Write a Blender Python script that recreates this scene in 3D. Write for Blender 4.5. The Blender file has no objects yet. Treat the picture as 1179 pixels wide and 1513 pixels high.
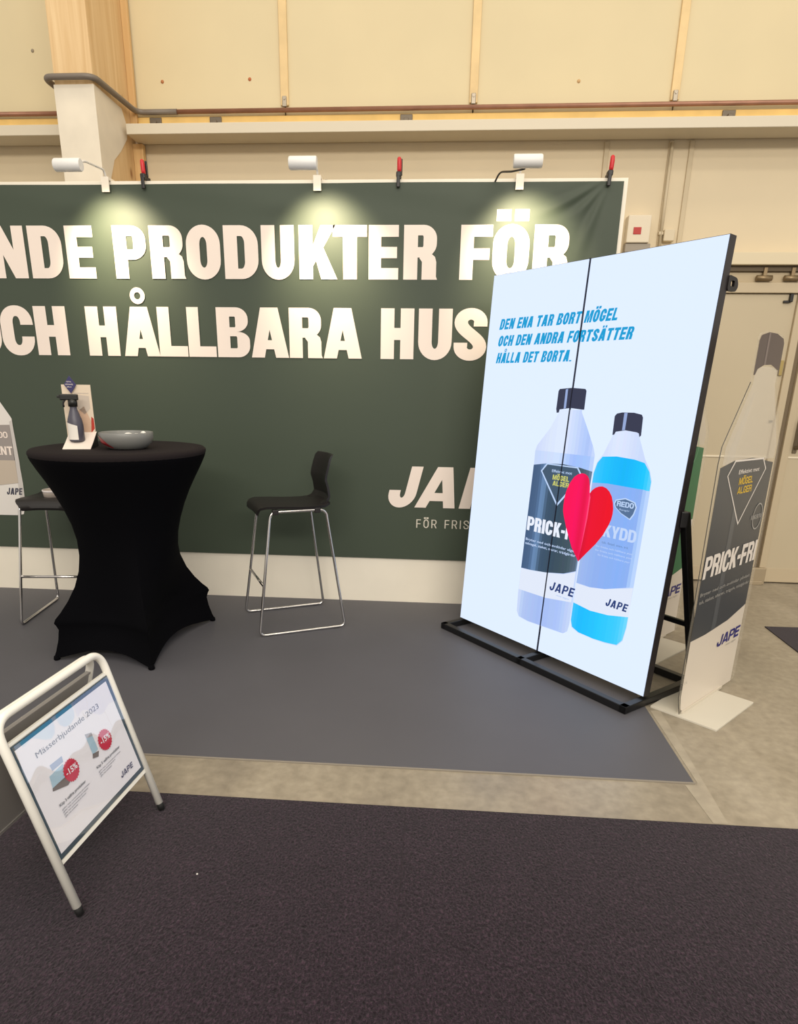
import bpy, bmesh, math, random
from mathutils import Vector, Matrix
from mathutils.geometry import tessellate_polygon
random.seed(4)
SC = bpy.context.scene
COL = SC.collection
PI = math.pi

# ------------------------------------------------------------------ camera
FPX, CXP, CYP = 964.2, 568.3, 882.94
PITCH, ROLL, YAW, EYE = 0.314427, 0.014156, 0.0692605, 1.408
cam = bpy.data.cameras.new('camera')
cam.sensor_fit = 'AUTO'
cam.sensor_width = 36.0
cam.lens = 36.0 * FPX / 1513.0
cam.shift_x = (589.5 - CXP) / 1513.0
cam.shift_y = (CYP - 756.5) / 1513.0
cam.clip_start = 0.02
cam_o = bpy.data.objects.new('camera', cam)
COL.objects.link(cam_o)
_f = Vector((0, math.cos(PITCH), -math.sin(PITCH)))
_u = Vector((0, math.sin(PITCH), math.cos(PITCH)))
_x = Vector((1, 0, 0))
_x2 = _x * math.cos(ROLL) + _u * math.sin(ROLL)
_u2 = -_x * math.sin(ROLL) + _u * math.cos(ROLL)
_Z = Matrix.Rotation(YAW, 3, 'Z')
_x2, _u2, _f = _Z @ _x2, _Z @ _u2, _Z @ _f
cam_o.matrix_world = Matrix(((_x2.x, _u2.x, -_f.x, 0), (_x2.y, _u2.y, -_f.y, 0), (_x2.z, _u2.z, -_f.z, EYE), (0, 0, 0, 1)))
SC.camera = cam_o

# ------------------------------------------------------------------ light and exposure
SC.view_settings.view_transform = 'Standard'
SC.view_settings.look = 'None'
SC.view_settings.gamma = 1.0
SC.view_settings.exposure = 0.0
SC.view_settings.use_curve_mapping = False
try:
    SC.cycles.max_bounces = 8
    SC.cycles.transparent_max_bounces = 16
    SC.cycles.sample_clamp_indirect = 6.0
    SC.cycles.use_denoising = True
except Exception:
    pass
world = bpy.data.worlds.new('hall air')
SC.world = world
world.use_nodes = True
world.node_tree.nodes['Background'].inputs[0].default_value = (1.0, 0.93, 0.83, 1)
world.node_tree.nodes['Background'].inputs[1].default_value = 0.74


def area(name, loc, sx, sy, power, color, rot=(0, 0, 0)):
    l = bpy.data.lights.new(name, 'AREA')
    l.shape = 'RECTANGLE'
    l.size, l.size_y, l.energy, l.color = sx, sy, power, color
    o = bpy.data.objects.new(name, l)
    o.location, o.rotation_euler = loc, rot
    COL.objects.link(o)
    return o


# the hall's rows of ceiling luminaires, well above the frame, plus an added fill
area('hall_ceiling_and_fill_light', (0.0, 3.0, 6.2), 7.0, 0.5, 50, (1.0, 0.86, 0.62))
area('hall_ceiling_and_fill_light', (0.5, 0.6, 6.2), 8.0, 0.6, 90, (1.0, 0.92, 0.78))
area('hall_ceiling_and_fill_light', (0.5, -2.4, 6.2), 8.0, 0.6, 150, (1.0, 0.94, 0.84))
area('hall_ceiling_and_fill_light', (2.0, -6.5, 5.6), 10.0, 1.0, 620, (1.0, 0.93, 0.82), (math.radians(58), 0, 0))  # tilted fill added in front to brighten the upright faces


# ------------------------------------------------------------------ materials
def lin(c):
    out = []
    for v in c[:3]:
        v = v / 255.0
        out.append(v / 12.92 if v <= 0.04045 else ((v + 0.055) / 1.055) ** 2.4)
    return (*out, 1.0)


MATS = {}


def mat(name, rgb, rough=0.6, metal=0.0, spec=0.5, var=None, bump=None, coat=0.0):
    """Principled material with optional colour noise var=(scale, amount) and bump=(scale, strength)."""
    if name in MATS:
        return MATS[name]
    m = bpy.data.materials.new(name)
    m.use_nodes = True
    nt = m.node_tree
    p = nt.nodes['Principled BSDF']
    p.inputs['Base Color'].default_value = lin(rgb)
    p.inputs['Roughness'].default_value = rough
    p.inputs['Metallic'].default_value = metal
    p.inputs['Specular IOR Level'].default_value = spec
    p.inputs['Coat Weight'].default_value = coat
    tc = nt.nodes.new('ShaderNodeTexCoord')
    if var:
        n = nt.nodes.new('ShaderNodeTexNoise')
        n.inputs['Scale'].default_value = var[0]
        n.inputs['Detail'].default_value = 6
        nt.links.new(tc.outputs['Object'], n.inputs['Vector'])
        r = nt.nodes.new('ShaderNodeValToRGB')
        c = lin(rgb)
        r.color_ramp.elements[0].position = 0.3
        r.color_ramp.elements[1].position = 0.7
        r.color_ramp.elements[0].color = (c[0] * (1 - var[1]), c[1] * (1 - var[1]), c[2] * (1 - var[1]), 1)
        r.color_ramp.elements[1].color = (min(1, c[0] * (1 + var[1])), min(1, c[1] * (1 + var[1])), min(1, c[2] * (1 + var[1])), 1)
        nt.links.new(n.outputs['Fac'], r.inputs['Fac'])
        nt.links.new(r.outputs['Color'], p.inputs['Base Color'])
    if bump:
        n = nt.nodes.new('ShaderNodeTexNoise')
        n.inputs['Scale'].default_value = bump[0]
        n.inputs['Detail'].default_value = 5
        nt.links.new(tc.outputs['Object'], n.inputs['Vector'])
        b = nt.nodes.new('ShaderNodeBump')
        b.inputs['Strength'].default_value = bump[1]
        b.inputs['Distance'].default_value = 0.01
        nt.links.new(n.outputs['Fac'], b.inputs['Height'])
        nt.links.new(b.outputs['Normal'], p.inputs['Normal'])
    MATS[name] = m
    return m


def emit(name, rgb, strength=1.0):
    if name in MATS:
        return MATS[name]
    m = bpy.data.materials.new(name)
    m.use_nodes = True
    nt = m.node_tree
    p = nt.nodes['Principled BSDF']
    p.inputs['Base Color'].default_value = (0.01, 0.01, 0.012, 1)
    p.inputs['Roughness'].default_value = 0.6
    p.inputs['Specular IOR Level'].default_value = 0.1
    p.inputs['Emission Color'].default_value = lin(rgb)
    p.inputs['Emission Strength'].default_value = strength
    MATS[name] = m
    return m


def clear(name, rgb, alpha, rough=0.08):
    """see-through sheet: transparent mixed with a glossy coated body"""
    if name in MATS:
        return MATS[name]
    m = bpy.data.materials.new(name)
    m.use_nodes = True
    nt = m.node_tree
    p = nt.nodes['Principled BSDF']
    p.inputs['Base Color'].default_value = lin(rgb)
    p.inputs['Roughness'].default_value = rough
    p.inputs['Alpha'].default_value = alpha
    MATS[name] = m
    return m


def wood(name, light, dark, scale=1.0):
    m = bpy.data.materials.new(name)
    m.use_nodes = True
    nt = m.node_tree
    p = nt.nodes['Principled BSDF']
    p.inputs['Roughness'].default_value = 0.6
    tc = nt.nodes.new('ShaderNodeTexCoord')
    mp = nt.nodes.new('ShaderNodeMapping')
    mp.inputs['Scale'].default_value = (14 * scale, 9 * scale, 0.7 * scale)
    nt.links.new(tc.outputs['Object'], mp.inputs['Vector'])
    n = nt.nodes.new('ShaderNodeTexNoise')
    n.inputs['Scale'].default_value = 1.6
    n.inputs['Detail'].default_value = 7
    n.inputs['Distortion'].default_value = 0.8
    nt.links.new(mp.outputs[0], n.inputs['Vector'])
    r = nt.nodes.new('ShaderNodeValToRGB')
    r.color_ramp.elements[0].position = 0.32
    r.color_ramp.elements[1].position = 0.68
    r.color_ramp.elements[0].color = lin(dark)
    r.color_ramp.elements[1].color = lin(light)
    nt.links.new(n.outputs['Fac'], r.inputs['Fac'])
    # knots
    v = nt.nodes.new('ShaderNodeTexVoronoi')
    v.inputs['Scale'].default_value = 1.0
    mp2 = nt.nodes.new('ShaderNodeMapping')
    mp2.inputs['Scale'].default_value = (9, 5, 3.0)
    nt.links.new(tc.outputs['Object'], mp2.inputs['Vector'])
    nt.links.new(mp2.outputs[0], v.inputs['Vector'])
    r2 = nt.nodes.new('ShaderNodeValToRGB')
    r2.color_ramp.elements[0].position = 0.05
    r2.color_ramp.elements[1].position = 0.14
    r2.color_ramp.elements[0].color = (1, 1, 1, 1)
    r2.color_ramp.elements[1].color = (0, 0, 0, 1)
    nt.links.new(v.outputs['Distance'], r2.inputs['Fac'])
    mx = nt.nodes.new('ShaderNodeMix')
    mx.data_type = 'RGBA'
    nt.links.new(r2.outputs['Color'], mx.inputs[0])
    nt.links.new(r.outputs['Color'], mx.inputs[6])
    mx.inputs[7].default_value = lin((150, 105, 65))
    nt.links.new(mx.outputs[2], p.inputs['Base Color'])
    MATS[name] = m
    return m


def concrete_mat():
    m = bpy.data.materials.new('polished worn concrete')
    m.use_nodes = True
    nt = m.node_tree
    p = nt.nodes['Principled BSDF']
    p.inputs['Roughness'].default_value = 0.42
    p.inputs['Specular IOR Level'].default_value = 0.4
    tc = nt.nodes.new('ShaderNodeTexCoord')
    n1 = nt.nodes.new('ShaderNodeTexNoise')
    n1.inputs['Scale'].default_value = 2.2
    n1.inputs['Detail'].default_value = 9
    n1.inputs['Roughness'].default_value = 0.62
    mp = nt.nodes.new('ShaderNodeMapping')
    mp.inputs['Scale'].default_value = (1.0, 0.45, 1.0)
    mp.inputs['Rotation'].default_value = (0, 0, 0.5)
    nt.links.new(tc.outputs['Object'], mp.inputs['Vector'])
    nt.links.new(mp.outputs[0], n1.inputs['Vector'])
    r = nt.nodes.new('ShaderNodeValToRGB')
    e = r.color_ramp.elements
    e[0].position, e[0].color = 0.28, lin((126, 117, 104))
    e[1].position, e[1].color = 0.72, lin((168, 158, 141))
    k = e.new(0.5)
    k.color = lin((149, 139, 122))
    nt.links.new(n1.outputs['Fac'], r.inputs['Fac'])
    # fine scuffs
    n2 = nt.nodes.new('ShaderNodeTexNoise')
    n2.inputs['Scale'].default_value = 26
    n2.inputs['Detail'].default_value = 8
    nt.links.new(tc.outputs['Object'], n2.inputs['Vector'])
    mx = nt.nodes.new('ShaderNodeMix')
    mx.data_type = 'RGBA'
    mx.blend_type = 'OVERLAY'
    mx.inputs[0].default_value = 0.35
    nt.links.new(r.outputs['Color'], mx.inputs[6])
    nt.links.new(n2.outputs['Fac'], mx.inputs[7])
    nt.links.new(mx.outputs[2], p.inputs['Base Color'])
    r3 = nt.nodes.new('ShaderNodeMapRange')
    r3.inputs[3].default_value = 0.22
    r3.inputs[4].default_value = 0.5
    nt.links.new(n1.outputs['Fac'], r3.inputs[0])
    nt.links.new(r3.outputs[0], p.inputs['Roughness'])
    return m


def carpet_mat(name, a, b, c):
    m = bpy.data.materials.new(name)
    m.use_nodes = True
    nt = m.node_tree
    p = nt.nodes['Principled BSDF']
    p.inputs['Roughness'].default_value = 0.95
    p.inputs['Specular IOR Level'].default_value = 0.1
    p.inputs['Sheen Weight'].default_value = 0.15
    tc = nt.nodes.new('ShaderNodeTexCoord')
    mp = nt.nodes.new('ShaderNodeMapping')
    mp.inputs['Scale'].default_value = (1.0, 0.62, 1.0)
    nt.links.new(tc.outputs['Object'], mp.inputs['Vector'])
    n = nt.nodes.new('ShaderNodeTexNoise')
    n.inputs['Scale'].default_value = 150
    n.inputs['Detail'].default_value = 4
    n.inputs['Roughness'].default_value = 0.75
    n.inputs['Distortion'].default_value = 0.6
    nt.links.new(mp.outputs[0], n.inputs['Vector'])
    r = nt.nodes.new('ShaderNodeValToRGB')
    e = r.color_ramp.elements
    e[0].position, e[0].color = 0.36, lin(a)
    e[1].position, e[1].color = 0.66, lin(c)
    k = e.new(0.52)
    k.color = lin(b)
    nt.links.new(n.outputs['Fac'], r.inputs['Fac'])
    n2 = nt.nodes.new('ShaderNodeTexNoise')
    n2.inputs['Scale'].default_value = 9
    n2.inputs['Detail'].default_value = 5
    nt.links.new(tc.outputs['Object'], n2.inputs['Vector'])
    r2 = nt.nodes.new('ShaderNodeValToRGB')
    r2.color_ramp.elements[0].color = (0.72, 0.72, 0.74, 1)
    r2.color_ramp.elements[1].color = (1.25, 1.2, 1.22, 1)
    nt.links.new(n2.outputs['Fac'], r2.inputs['Fac'])
    mx = nt.nodes.new('ShaderNodeMix')
    mx.data_type = 'RGBA'
    mx.blend_type = 'MULTIPLY'
    mx.inputs[0].default_value = 1.0
    nt.links.new(r.outputs['Color'], mx.inputs[6])
    nt.links.new(r2.outputs['Color'], mx.inputs[7])
    nt.links.new(mx.outputs[2], p.inputs['Base Color'])
    b2 = nt.nodes.new('ShaderNodeBump')
    b2.inputs['Strength'].default_value = 0.8
    b2.inputs['Distance'].default_value = 0.006
    nt.links.new(n.outputs['Fac'], b2.inputs['Height'])
    nt.links.new(b2.outputs['Normal'], p.inputs['Normal'])
    return m


WHITE_PAINT = mat('white painted board', (236, 228, 212), 0.55, var=(3, 0.03))
CREAM = mat('cream wall sheet', (212, 196, 166), 0.6, var=(1.3, 0.05))
YELLOW = mat('warm yellowed wall sheet', (212, 197, 160), 0.6, var=(1.1, 0.05))
BATTEN = mat('pine cover batten', (220, 192, 142), 0.6, var=(8, 0.08))
PLANK = mat('yellow pine plank', (226, 188, 112), 0.6, var=(6, 0.1))
COPPER = mat('dull copper pipe', (150, 108, 88), 0.4, 0.35, var=(7, 0.15))
GREYPIPE = mat('grey painted pipe', (118, 108, 98), 0.5, 0.1)
SHELFW = mat('pale grey shelf laminate', (208, 198, 178), 0.5)
CHROME = mat('chrome tube', (215, 212, 210), 0.16, 1.0)
BLACKPL = mat('matt black plastic', (26, 22, 22), 0.45)
BLACKMET = mat('black powder coated steel', (17, 17, 19), 0.38)
FABRIC_BLACK = mat('black stretch fabric', (6, 6, 9), 0.9, spec=0.06, bump=(600, 0.05))
FABRIC_TOP = mat('black stretch fabric lid', (32, 27, 28), 0.9, spec=0.15)
GREEN = mat('dark green banner cloth', (62, 72, 59), 0.56, spec=0.42, bump=(5, 0.12))
LETTER = mat('off white print', (236, 222, 212), 0.6, spec=0.3)
MATGREY = mat('grey vinyl mat', (84, 83, 88), 0.55, var=(2.2, 0.04), bump=(260, 0.04))
MATEDGE = mat('pale mat edge', (136, 128, 116), 0.7)
RED = mat('red plastic grip', (196, 32, 40), 0.4)
RUBBER = mat('black rubber', (14, 13, 14), 0.7)
WHITE_ENAMEL = mat('white enamelled steel', (238, 235, 226), 0.32, coat=0.3)
LAMP_WHITE = mat('white lamp enamel', (225, 224, 222), 0.4)


# ------------------------------------------------------------------ mesh helpers
def obj(name, bm, m, parent=None, smooth=False, loc=None):
    me = bpy.data.meshes.new(name)
    bm.normal_update()
    bm.to_mesh(me)
    bm.free()
    for k in (m if isinstance(m, (list, tuple)) else [m]):
        me.materials.append(k)
    if smooth:
        for p in me.polygons:
            p.use_smooth = True
    o = bpy.data.objects.new(name, me)
    COL.objects.link(o)
    if parent:
        o.parent = parent
    if loc is not None:
        o.location = loc
    return o


def thing(name, label, cat, loc=(0, 0, 0), rotz=0.0, group=None):
    o = bpy.data.objects.new(name, None)
    o.empty_display_size = 0.1
    COL.objects.link(o)
    o.location, o.rotation_euler = loc, (0, 0, rotz)
    o['label'], o['category'] = label, cat
    if group:
        o['group'] = group
    return o


def tag(o, label, cat, group=None):
    o['label'], o['category'] = label, cat
    if group:
        o['group'] = group
    return o


def struct(name, bm, m, parent=None, smooth=False):
    o = obj(name, bm, m, parent, smooth)
    if not parent:
        o['kind'] = 'structure'
    return o


def auto_smooth(o, ang=40):
    me = o.data
    for p in me.polygons:
        p.use_smooth = True
    bm = bmesh.new()
    bm.from_mesh(me)
    for e in bm.edges:
        e.smooth = not (len(e.link_faces) == 2 and e.calc_face_angle(0) > math.radians(ang))
    bm.to_mesh(me)
    bm.free()
    return o


def box(bm, lo, hi, bev=0.0, mi=0, M=None):
    lo, hi = Vector(lo), Vector(hi)
    r = bmesh.ops.create_cube(bm, size=1.0)
    vs = r['verts']
    for v in vs:
        v.co = Vector([(lo[i] + hi[i]) / 2 + v.co[i] * (hi[i] - lo[i]) for i in range(3)])
    fs = list({f for v in vs for f in v.link_faces})
    if bev > 0:
        es = list({e for v in vs for e in v.link_edges})
        rb = bmesh.ops.bevel(bm, geom=es, offset=bev, segments=2, affect='EDGES', profile=0.5)
        vs = list({v for f in rb['faces'] for v in f.verts} | {v for v in vs if v.is_valid})
        fs = list({f for v in vs for f in v.link_faces})
    for f in fs:
        f.material_index = mi
    if M is not None:
        for v in vs:
            v.co = M @ v.co
    return vs


def fillet(pts, rad, n=6, closed=False):
    """round the corners of a polyline"""
    P = [Vector(p) for p in pts]
    out = []
    N = len(P)
    for i in range(N):
        if not closed and i in (0, N - 1):
            out.append(P[i])
            continue
        a, b, c = P[i - 1], P[i], P[(i + 1) % N]
        d1, d2 = (a - b), (c - b)
        r = rad[i] if isinstance(rad, (list, tuple)) else rad
        r = min(r, d1.length * 0.49, d2.length * 0.49)
        if r < 1e-5:
            out.append(b)
            continue
        p0, p2 = b + d1.normalized() * r, b + d2.normalized() * r
        for k in range(n + 1):
            t = k / n
            out.append(p0 * (1 - t) ** 2 + b * 2 * t * (1 - t) + p2 * t * t)
    return out


def tube(bm, pts, r, n=10, closed=False, cap=True, mi=0):
    P = [Vector(p) for p in pts]
    N = len(P)
    rad = r if isinstance(r, (list, tuple)) else [r] * N
    rings = []
    tprev = None
    ref = None
    for i in range(N):
        if closed:
            t = (P[(i + 1) % N] - P[i - 1]).normalized()
        else:
            t = (P[min(i + 1, N - 1)] - P[max(i - 1, 0)]).normalized()
        if ref is None:
            ref = Vector((0, 0, 1)) if abs(t.z) < 0.9 else Vector((1, 0, 0))
            ref = (ref - t * ref.dot(t)).normalized()
        else:
            q = tprev.rotation_difference(t)
            ref = q @ ref
            ref = (ref - t * ref.dot(t)).normalized()
        b = t.cross(ref)
        rings.append([bm.verts.new(P[i] + (ref * math.cos(2 * PI * k / n) + b * math.sin(2 * PI * k / n)) * rad[i]) for k in range(n)])
        tprev = t
    for i in range(N if closed else N - 1):
        A, B = rings[i], rings[(i + 1) % N]
        for k in range(n):
            f = bm.faces.new((A[k], A[(k + 1) % n], B[(k + 1) % n], B[k]))
            f.smooth = True
            f.material_index = mi
    if cap and not closed:
        bm.faces.new(rings[0][::-1]).material_index = mi
        bm.faces.new(rings[-1]).material_index = mi


def lathe(bm, prof, n=40, origin=(0, 0, 0), cap=True, mi=0):
    O = Vector(origin)
    rings = []
    for r, z in prof:
        if r < 1e-6:
            rings.append([bm.verts.new(O + Vector((0, 0, z)))])
        else:
            rings.append([bm.verts.new(O + Vector((r * math.cos(2 * PI * k / n), r * math.sin(2 * PI * k / n), z))) for k in range(n)])
    for A, B in zip(rings[:-1], rings[1:]):
        for k in range(n):
            k2 = (k + 1) % n
            if len(A) == 1 and len(B) > 1:
                f = bm.faces.new((A[0], B[k2], B[k]))
            elif len(B) == 1 and len(A) > 1:
                f = bm.faces.new((A[k], A[k2], B[0]))
            elif len(A) > 1:
                f = bm.faces.new((A[k], A[k2], B[k2], B[k]))
            else:
                continue
            f.smooth = True
            f.material_index = mi


def prism(bm, outline, fn, d0, d1, mi=0, holes=()):
    """extrude a 2-D outline; fn(u, v, d) gives the 3-D point at depth d"""
    loops = [list(outline)] + [list(h) for h in holes]
    flat = [p for l in loops for p in l]
    tris = tessellate_polygon([[Vector((p[0], p[1], 0)) for p in l] for l in loops])
    va = [bm.verts.new(fn(p[0], p[1], d0)) for p in flat]
    vb = [bm.verts.new(fn(p[0], p[1], d1)) for p in flat]
    for t in tris:
        try:
            bm.faces.new([va[i] for i in t]).material_index = mi
            bm.faces.new([vb[i] for i in reversed(t)]).material_index = mi
        except ValueError:
            pass
    k0 = 0
    for l in loops:
        n = len(l)
        for i in range(n):
            a, b = k0 + i, k0 + (i + 1) % n
            bm.faces.new((va[a], va[b], vb[b], vb[a])).material_index = mi
        k0 += n
    bmesh.ops.recalc_face_normals(bm, faces=bm.faces[:])


# ------------------------------------------------------------------ lettering: a condensed grotesque built from outlines
def arc(cx, cy, rx, ry, a0, a1, n=8):
    return [(cx + rx * math.cos(math.radians(a0 + (a1 - a0) * k / n)), cy + ry * math.sin(math.radians(a0 + (a1 - a0) * k / n))) for k in range(n + 1)]


def rrect(x0, y0, x1, y1, bl=0, br=0, tr=0, tl=0):
    """rounded rectangle; each corner radius a number or (rx, ry)"""
    def rr(v):
        return v if isinstance(v, tuple) else (v, v)
    bl, br, tr, tl = rr(bl), rr(br), rr(tr), rr(tl)
    p = []
    p += arc(x0 + bl[0], y0 + bl[1], bl[0], bl[1], 180, 270) if bl[0] > 0 else [(x0, y0)]
    p += arc(x1 - br[0], y0 + br[1], br[0], br[1], 270, 360) if br[0] > 0 else [(x1, y0)]
    p += arc(x1 - tr[0], y1 - tr[1], tr[0], tr[1], 0, 90) if tr[0] > 0 else [(x1, y1)]
    p += arc(x0 + tl[0], y1 - tl[1], tl[0], tl[1], 90, 180) if tl[0] > 0 else [(x0, y1)]
    return p


def stroke_strip(path, s, t):
    """offset a centre line into quads; thickness s where it runs vertically, t where horizontally"""
    out = []
    N = len(path)
    L, R = [], []
    for i in range(N):
        a, b = path[max(0, i - 1)], path[min(N - 1, i + 1)]
        dx, dy = b[0] - a[0], b[1] - a[1]
        l = math.hypot(dx, dy) or 1
        nx, ny = -dy / l, dx / l
        h = math.sqrt((nx * s / 2) ** 2 + (ny * t / 2) ** 2)
        L.append((path[i][0] + nx * h, path[i][1] + ny * h))
        R.append((path[i][0] - nx * h, path[i][1] - ny * h))
    return [(R + L[::-1], [])]


def ring(o, i):
    return (o, [i])


def glyph(ch, w, s, t):
    """pieces of a capital in a box w wide and 1 high: list of (outline, holes)"""
    R = lambda x0, y0, x1, y1: (rrect(x0, y0, x1, y1), [])
    ro = (min(w * 0.5, 0.36), min(0.36, w * 0.62))
    ri = (max(0.02, ro[0] - s), max(0.03, ro[1] - t))
    if ch in 'OÖ0Q':
        p = [ring(rrect(0, -0.012, w, 1.012, ro, ro, ro, ro), rrect(s, t, w - s, 1 - t, ri, ri, ri, ri))]
        if ch == 'Ö':
            p += [R(w * .06, 1.06, w * .45, 1.27), R(w * .55, 1.06, w * .94, 1.27)]
        return p
    if ch in 'D':
        return [ring(rrect(0, 0, w, 1, 0, ro, ro, 0), rrect(s, t * .92, w - s, 1 - t * .92, 0, ri, ri, 0))]
    if ch == 'N':
        yn = 1 - (w - 1.92 * s) / (w - 1.02 * s)
        return [([(0, 0), (0, 1), (s * 1.02, 1), (w - s * .9, yn), (w - s * .9, 1), (w, 1), (w, 0), (w - s * 1.02, 0), (s * .9, 1 - yn), (s * .9, 0)], [])]
    if ch == 'M':
        c = w / 2
        return [([(0, 0), (0, 1), (s * 1.15, 1), (c, .36), (w - s * 1.15, 1), (w, 1), (w, 0), (w - s * .85, 0), (w - s * .85, .62), (c + s * .3, 0), (c - s * .3, 0), (s * .85, .62), (s * .85, 0)], [])]
    if ch == 'E':
        return [R(0, 0, s, 1), R(s, 0, w, t), R(s, 1 - t, w, 1), R(s, .5 - t * .48, w * .95, .5 + t * .48)]
    if ch == 'F':
        return [R(0, 0, s, 1), R(s, 1 - t, w, 1), R(s, .5 - t * .62, w * .93, .5 + t * .36)]
    if ch == 'L':
        return [R(0, 0, s, 1), R(s, 0, w, t)]
    if ch == 'I':
        return [R(0, 0, w, 1)]
    if ch == 'H':
        return [R(0, 0, s, 1), R(w - s, 0, w, 1), R(s, .5 - t * .55, w - s, .5 + t * .55)]
    if ch == 'T':
        return [R(0, 1 - t, w, 1), R(w / 2 - s / 2, 0, w / 2 + s / 2, 1 - t)]
    if ch == 'P':
        r2 = (min(w * .45, .3), .27)
        q = (max(.02, r2[0] - s), max(.03, .27 - t))
        return [R(0, 0, s, .36), ring(rrect(0, .36, w, 1, 0, r2, r2, 0), rrect(s, .36 + t * .9, w - s * .95, 1 - t * .9, 0, q, q, 0))]
    if ch == 'R':
        r2 = (min(w * .45, .27), .25)
        q = (max(.02, r2[0] - s), max(.03, .25 - t))
        leg = [(w * .96 - s, 0), (w * 1.01, 0), (w * .975, .06), (w * .97, .33), (w * .93, .42), (w * .82, .48), (w * .5, .49), (w * .5, .42), (w * .88 - s, .40), (w * .96 - s, .33)]
        if s < .2:
            leg = [(w - s, 0), (w + s * .12, 0), (w * .5 + s * .9, .409), (w * .5 - s * .1, .409)]
        return [R(0, 0, s, .41), ring(rrect(0, .41, w * .97, 1, 0, r2, r2, 0), rrect(s, .41 + t * .88, w * .97 - s * .95, 1 - t * .88, 0, q, q, 0)), (leg, [])]
    if ch == 'B':
        r2 = (min(w * .42, .26), .23)
        q = (max(.02, r2[0] - s), max(.03, .23 - t))
        return [ring(rrect(0, .515, w * .96, 1, 0, (r2[0], .21), r2, 0), rrect(s, .515 + t * .42, w * .96 - s * .97, 1 - t * .85, 0, q, q, 0)),
                ring(rrect(0, 0, w, .515, 0, r2, (r2[0], .18), 0), rrect(s, t * .85, w - s * .97, .515 - t * .42, 0, q, q, 0))]
    if ch == 'U':
        o = [(0, 1)] + arc(ro[0], ro[1] - .012, ro[0], ro[1], 180, 270) + arc(w - ro[0], ro[1] - .012, ro[0], ro[1], 270, 360) + [(w, 1), (w - s, 1)]
        o += arc(w - s - ri[0], t + ri[1], ri[0], ri[1], 360, 270) + arc(s + ri[0], t + ri[1], ri[0], ri[1], 270, 180) + [(s, 1)]
        return [(o, [])]
    if ch == 'J':
        o = [(w - s, 1), (w, 1)] + arc(w - ro[0], ro[1] - .012, ro[0], ro[1], 360, 270) + arc(ro[0], ro[1] - .012, ro[0], ro[1], 270, 180) + [(0, .42), (s, .42)]
        o += arc(s + ri[0], t + ri[1], ri[0], ri[1], 180, 270) + arc(w - s - ri[0], t + ri[1], ri[0], ri[1], 270, 360)
        return [(o, [])]
    if ch in 'AÅÄ':
        c = w / 2
        ta = s * .66
        k = 1.0 * s
        ybar0, ybar1 = .17, .17 + t * .85
        o = [(0, 0), (c - ta, 1), (c + ta, 1), (w, 0), (w - k, 0)]
        fx = lambda y: (c - ta) * y
        o += [(w - k - fx(ybar0), ybar0), (k + fx(ybar0), ybar0), (k, 0)]
        yb = ybar1
        top = 1 - t * .9
        h = [(k + fx(yb) + .0, yb), (w - k - fx(yb), yb), (c, max(yb + .15, min(top, yb + (c - k - fx(yb)) / max(.05, (c - ta)))))]
        p = [(o, [h])]
        if ch == 'Å':
            p.append(ring(arc(c, 1.215, .165, .165, 0, 360, 24)[:-1], arc(c, 1.215, .07, .07, 0, 360, 18)[:-1]))
        if ch == 'Ä':
            p += [R(w * .16, 1.06, w * .43, 1.24), R(w * .57, 1.06, w * .84, 1.24)]
        return p
    if ch == 'K':
        return [([(0, 0), (0, 1), (s, 1), (s, .62), (w - 1.08 * s, 1), (w, 1), (s + .46 * (w - s), .59), (1.04 * w, 0), (w - 1.08 * s, 0), (s + .14 * (w - s), .346), (s, .24), (s, 0)], [])]
    if ch == 'Y':
        c = w / 2
        return [([(c - s / 2, 0), (c + s / 2, 0), (c + s / 2, .4), (w, 1), (w - 1.05 * s, 1), (c, .62), (1.05 * s, 1), (0, 1), (c - s / 2, .4)], [])]
    if ch in 'CG':
        rx, ry = ro[0] - s / 2, ro[1] - t / 2
        x0, x1, y0, y1 = s / 2, w - s / 2, t / 2 - .012, 1.012 - t / 2
        p = [(x1, .62), (x1, y1 - ry)] + arc(x1 - rx, y1 - ry, rx, ry, 0, 90)[1:] + arc(x0 + rx, y1 - ry, rx, ry, 90, 180) + arc(x0 + rx, y0 + ry, rx, ry, 180, 270) + arc(x1 - rx, y0 + ry, rx, ry, 270, 360)
        p += [(x1, .38)] if ch == 'C' else [(x1, .5)]
        q = stroke_strip(p, s, t)
        if ch == 'G':
            q.append(R(w * .5, .5 - t * .75, w - s, .5))
        return q
    if ch == 'S':
        x0, x1, y0, y1 = s / 2, w - s / 2, t / 2 - .012, 1.012 - t / 2
        rx, yc = (x1 - x0) / 2, .735
        ry = y1 - yc
        p = [(x1, .66)] + arc(x1 - rx, yc, rx, ry, 0, 180, 16)
        for k in range(1, 15):
            q = k / 15
            b0, b1, b2, b3 = (1 - q) ** 3, 3 * q * (1 - q) ** 2, 3 * q * q * (1 - q), q ** 3
            p.append((x0 * b0 + x0 * b1 + x1 * b2 + x1 * b3, yc * b0 + .56 * b1 + .44 * b2 + (1 - yc) * b3))
        p += arc(x0 + rx, 1 - yc, rx, 1 - yc - y0, 0, -180, 16) + [(x0, .34)]
        return stroke_strip(p, s, t * 1.04)
    if ch == '-':
        return [R(0, .36, w, .36 + t)]
    if ch == '.':
        return [R(0, 0, w, s)]
    return []


REL = {'I': 0.0, 'M': 1.3, 'L': .88, 'E': .9, 'F': .86, 'T': .98, '-': .5, '.': 0.0, 'A': 1.1, 'Ä': 1.1, 'Å': 1.1, 'J': .88}


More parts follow.
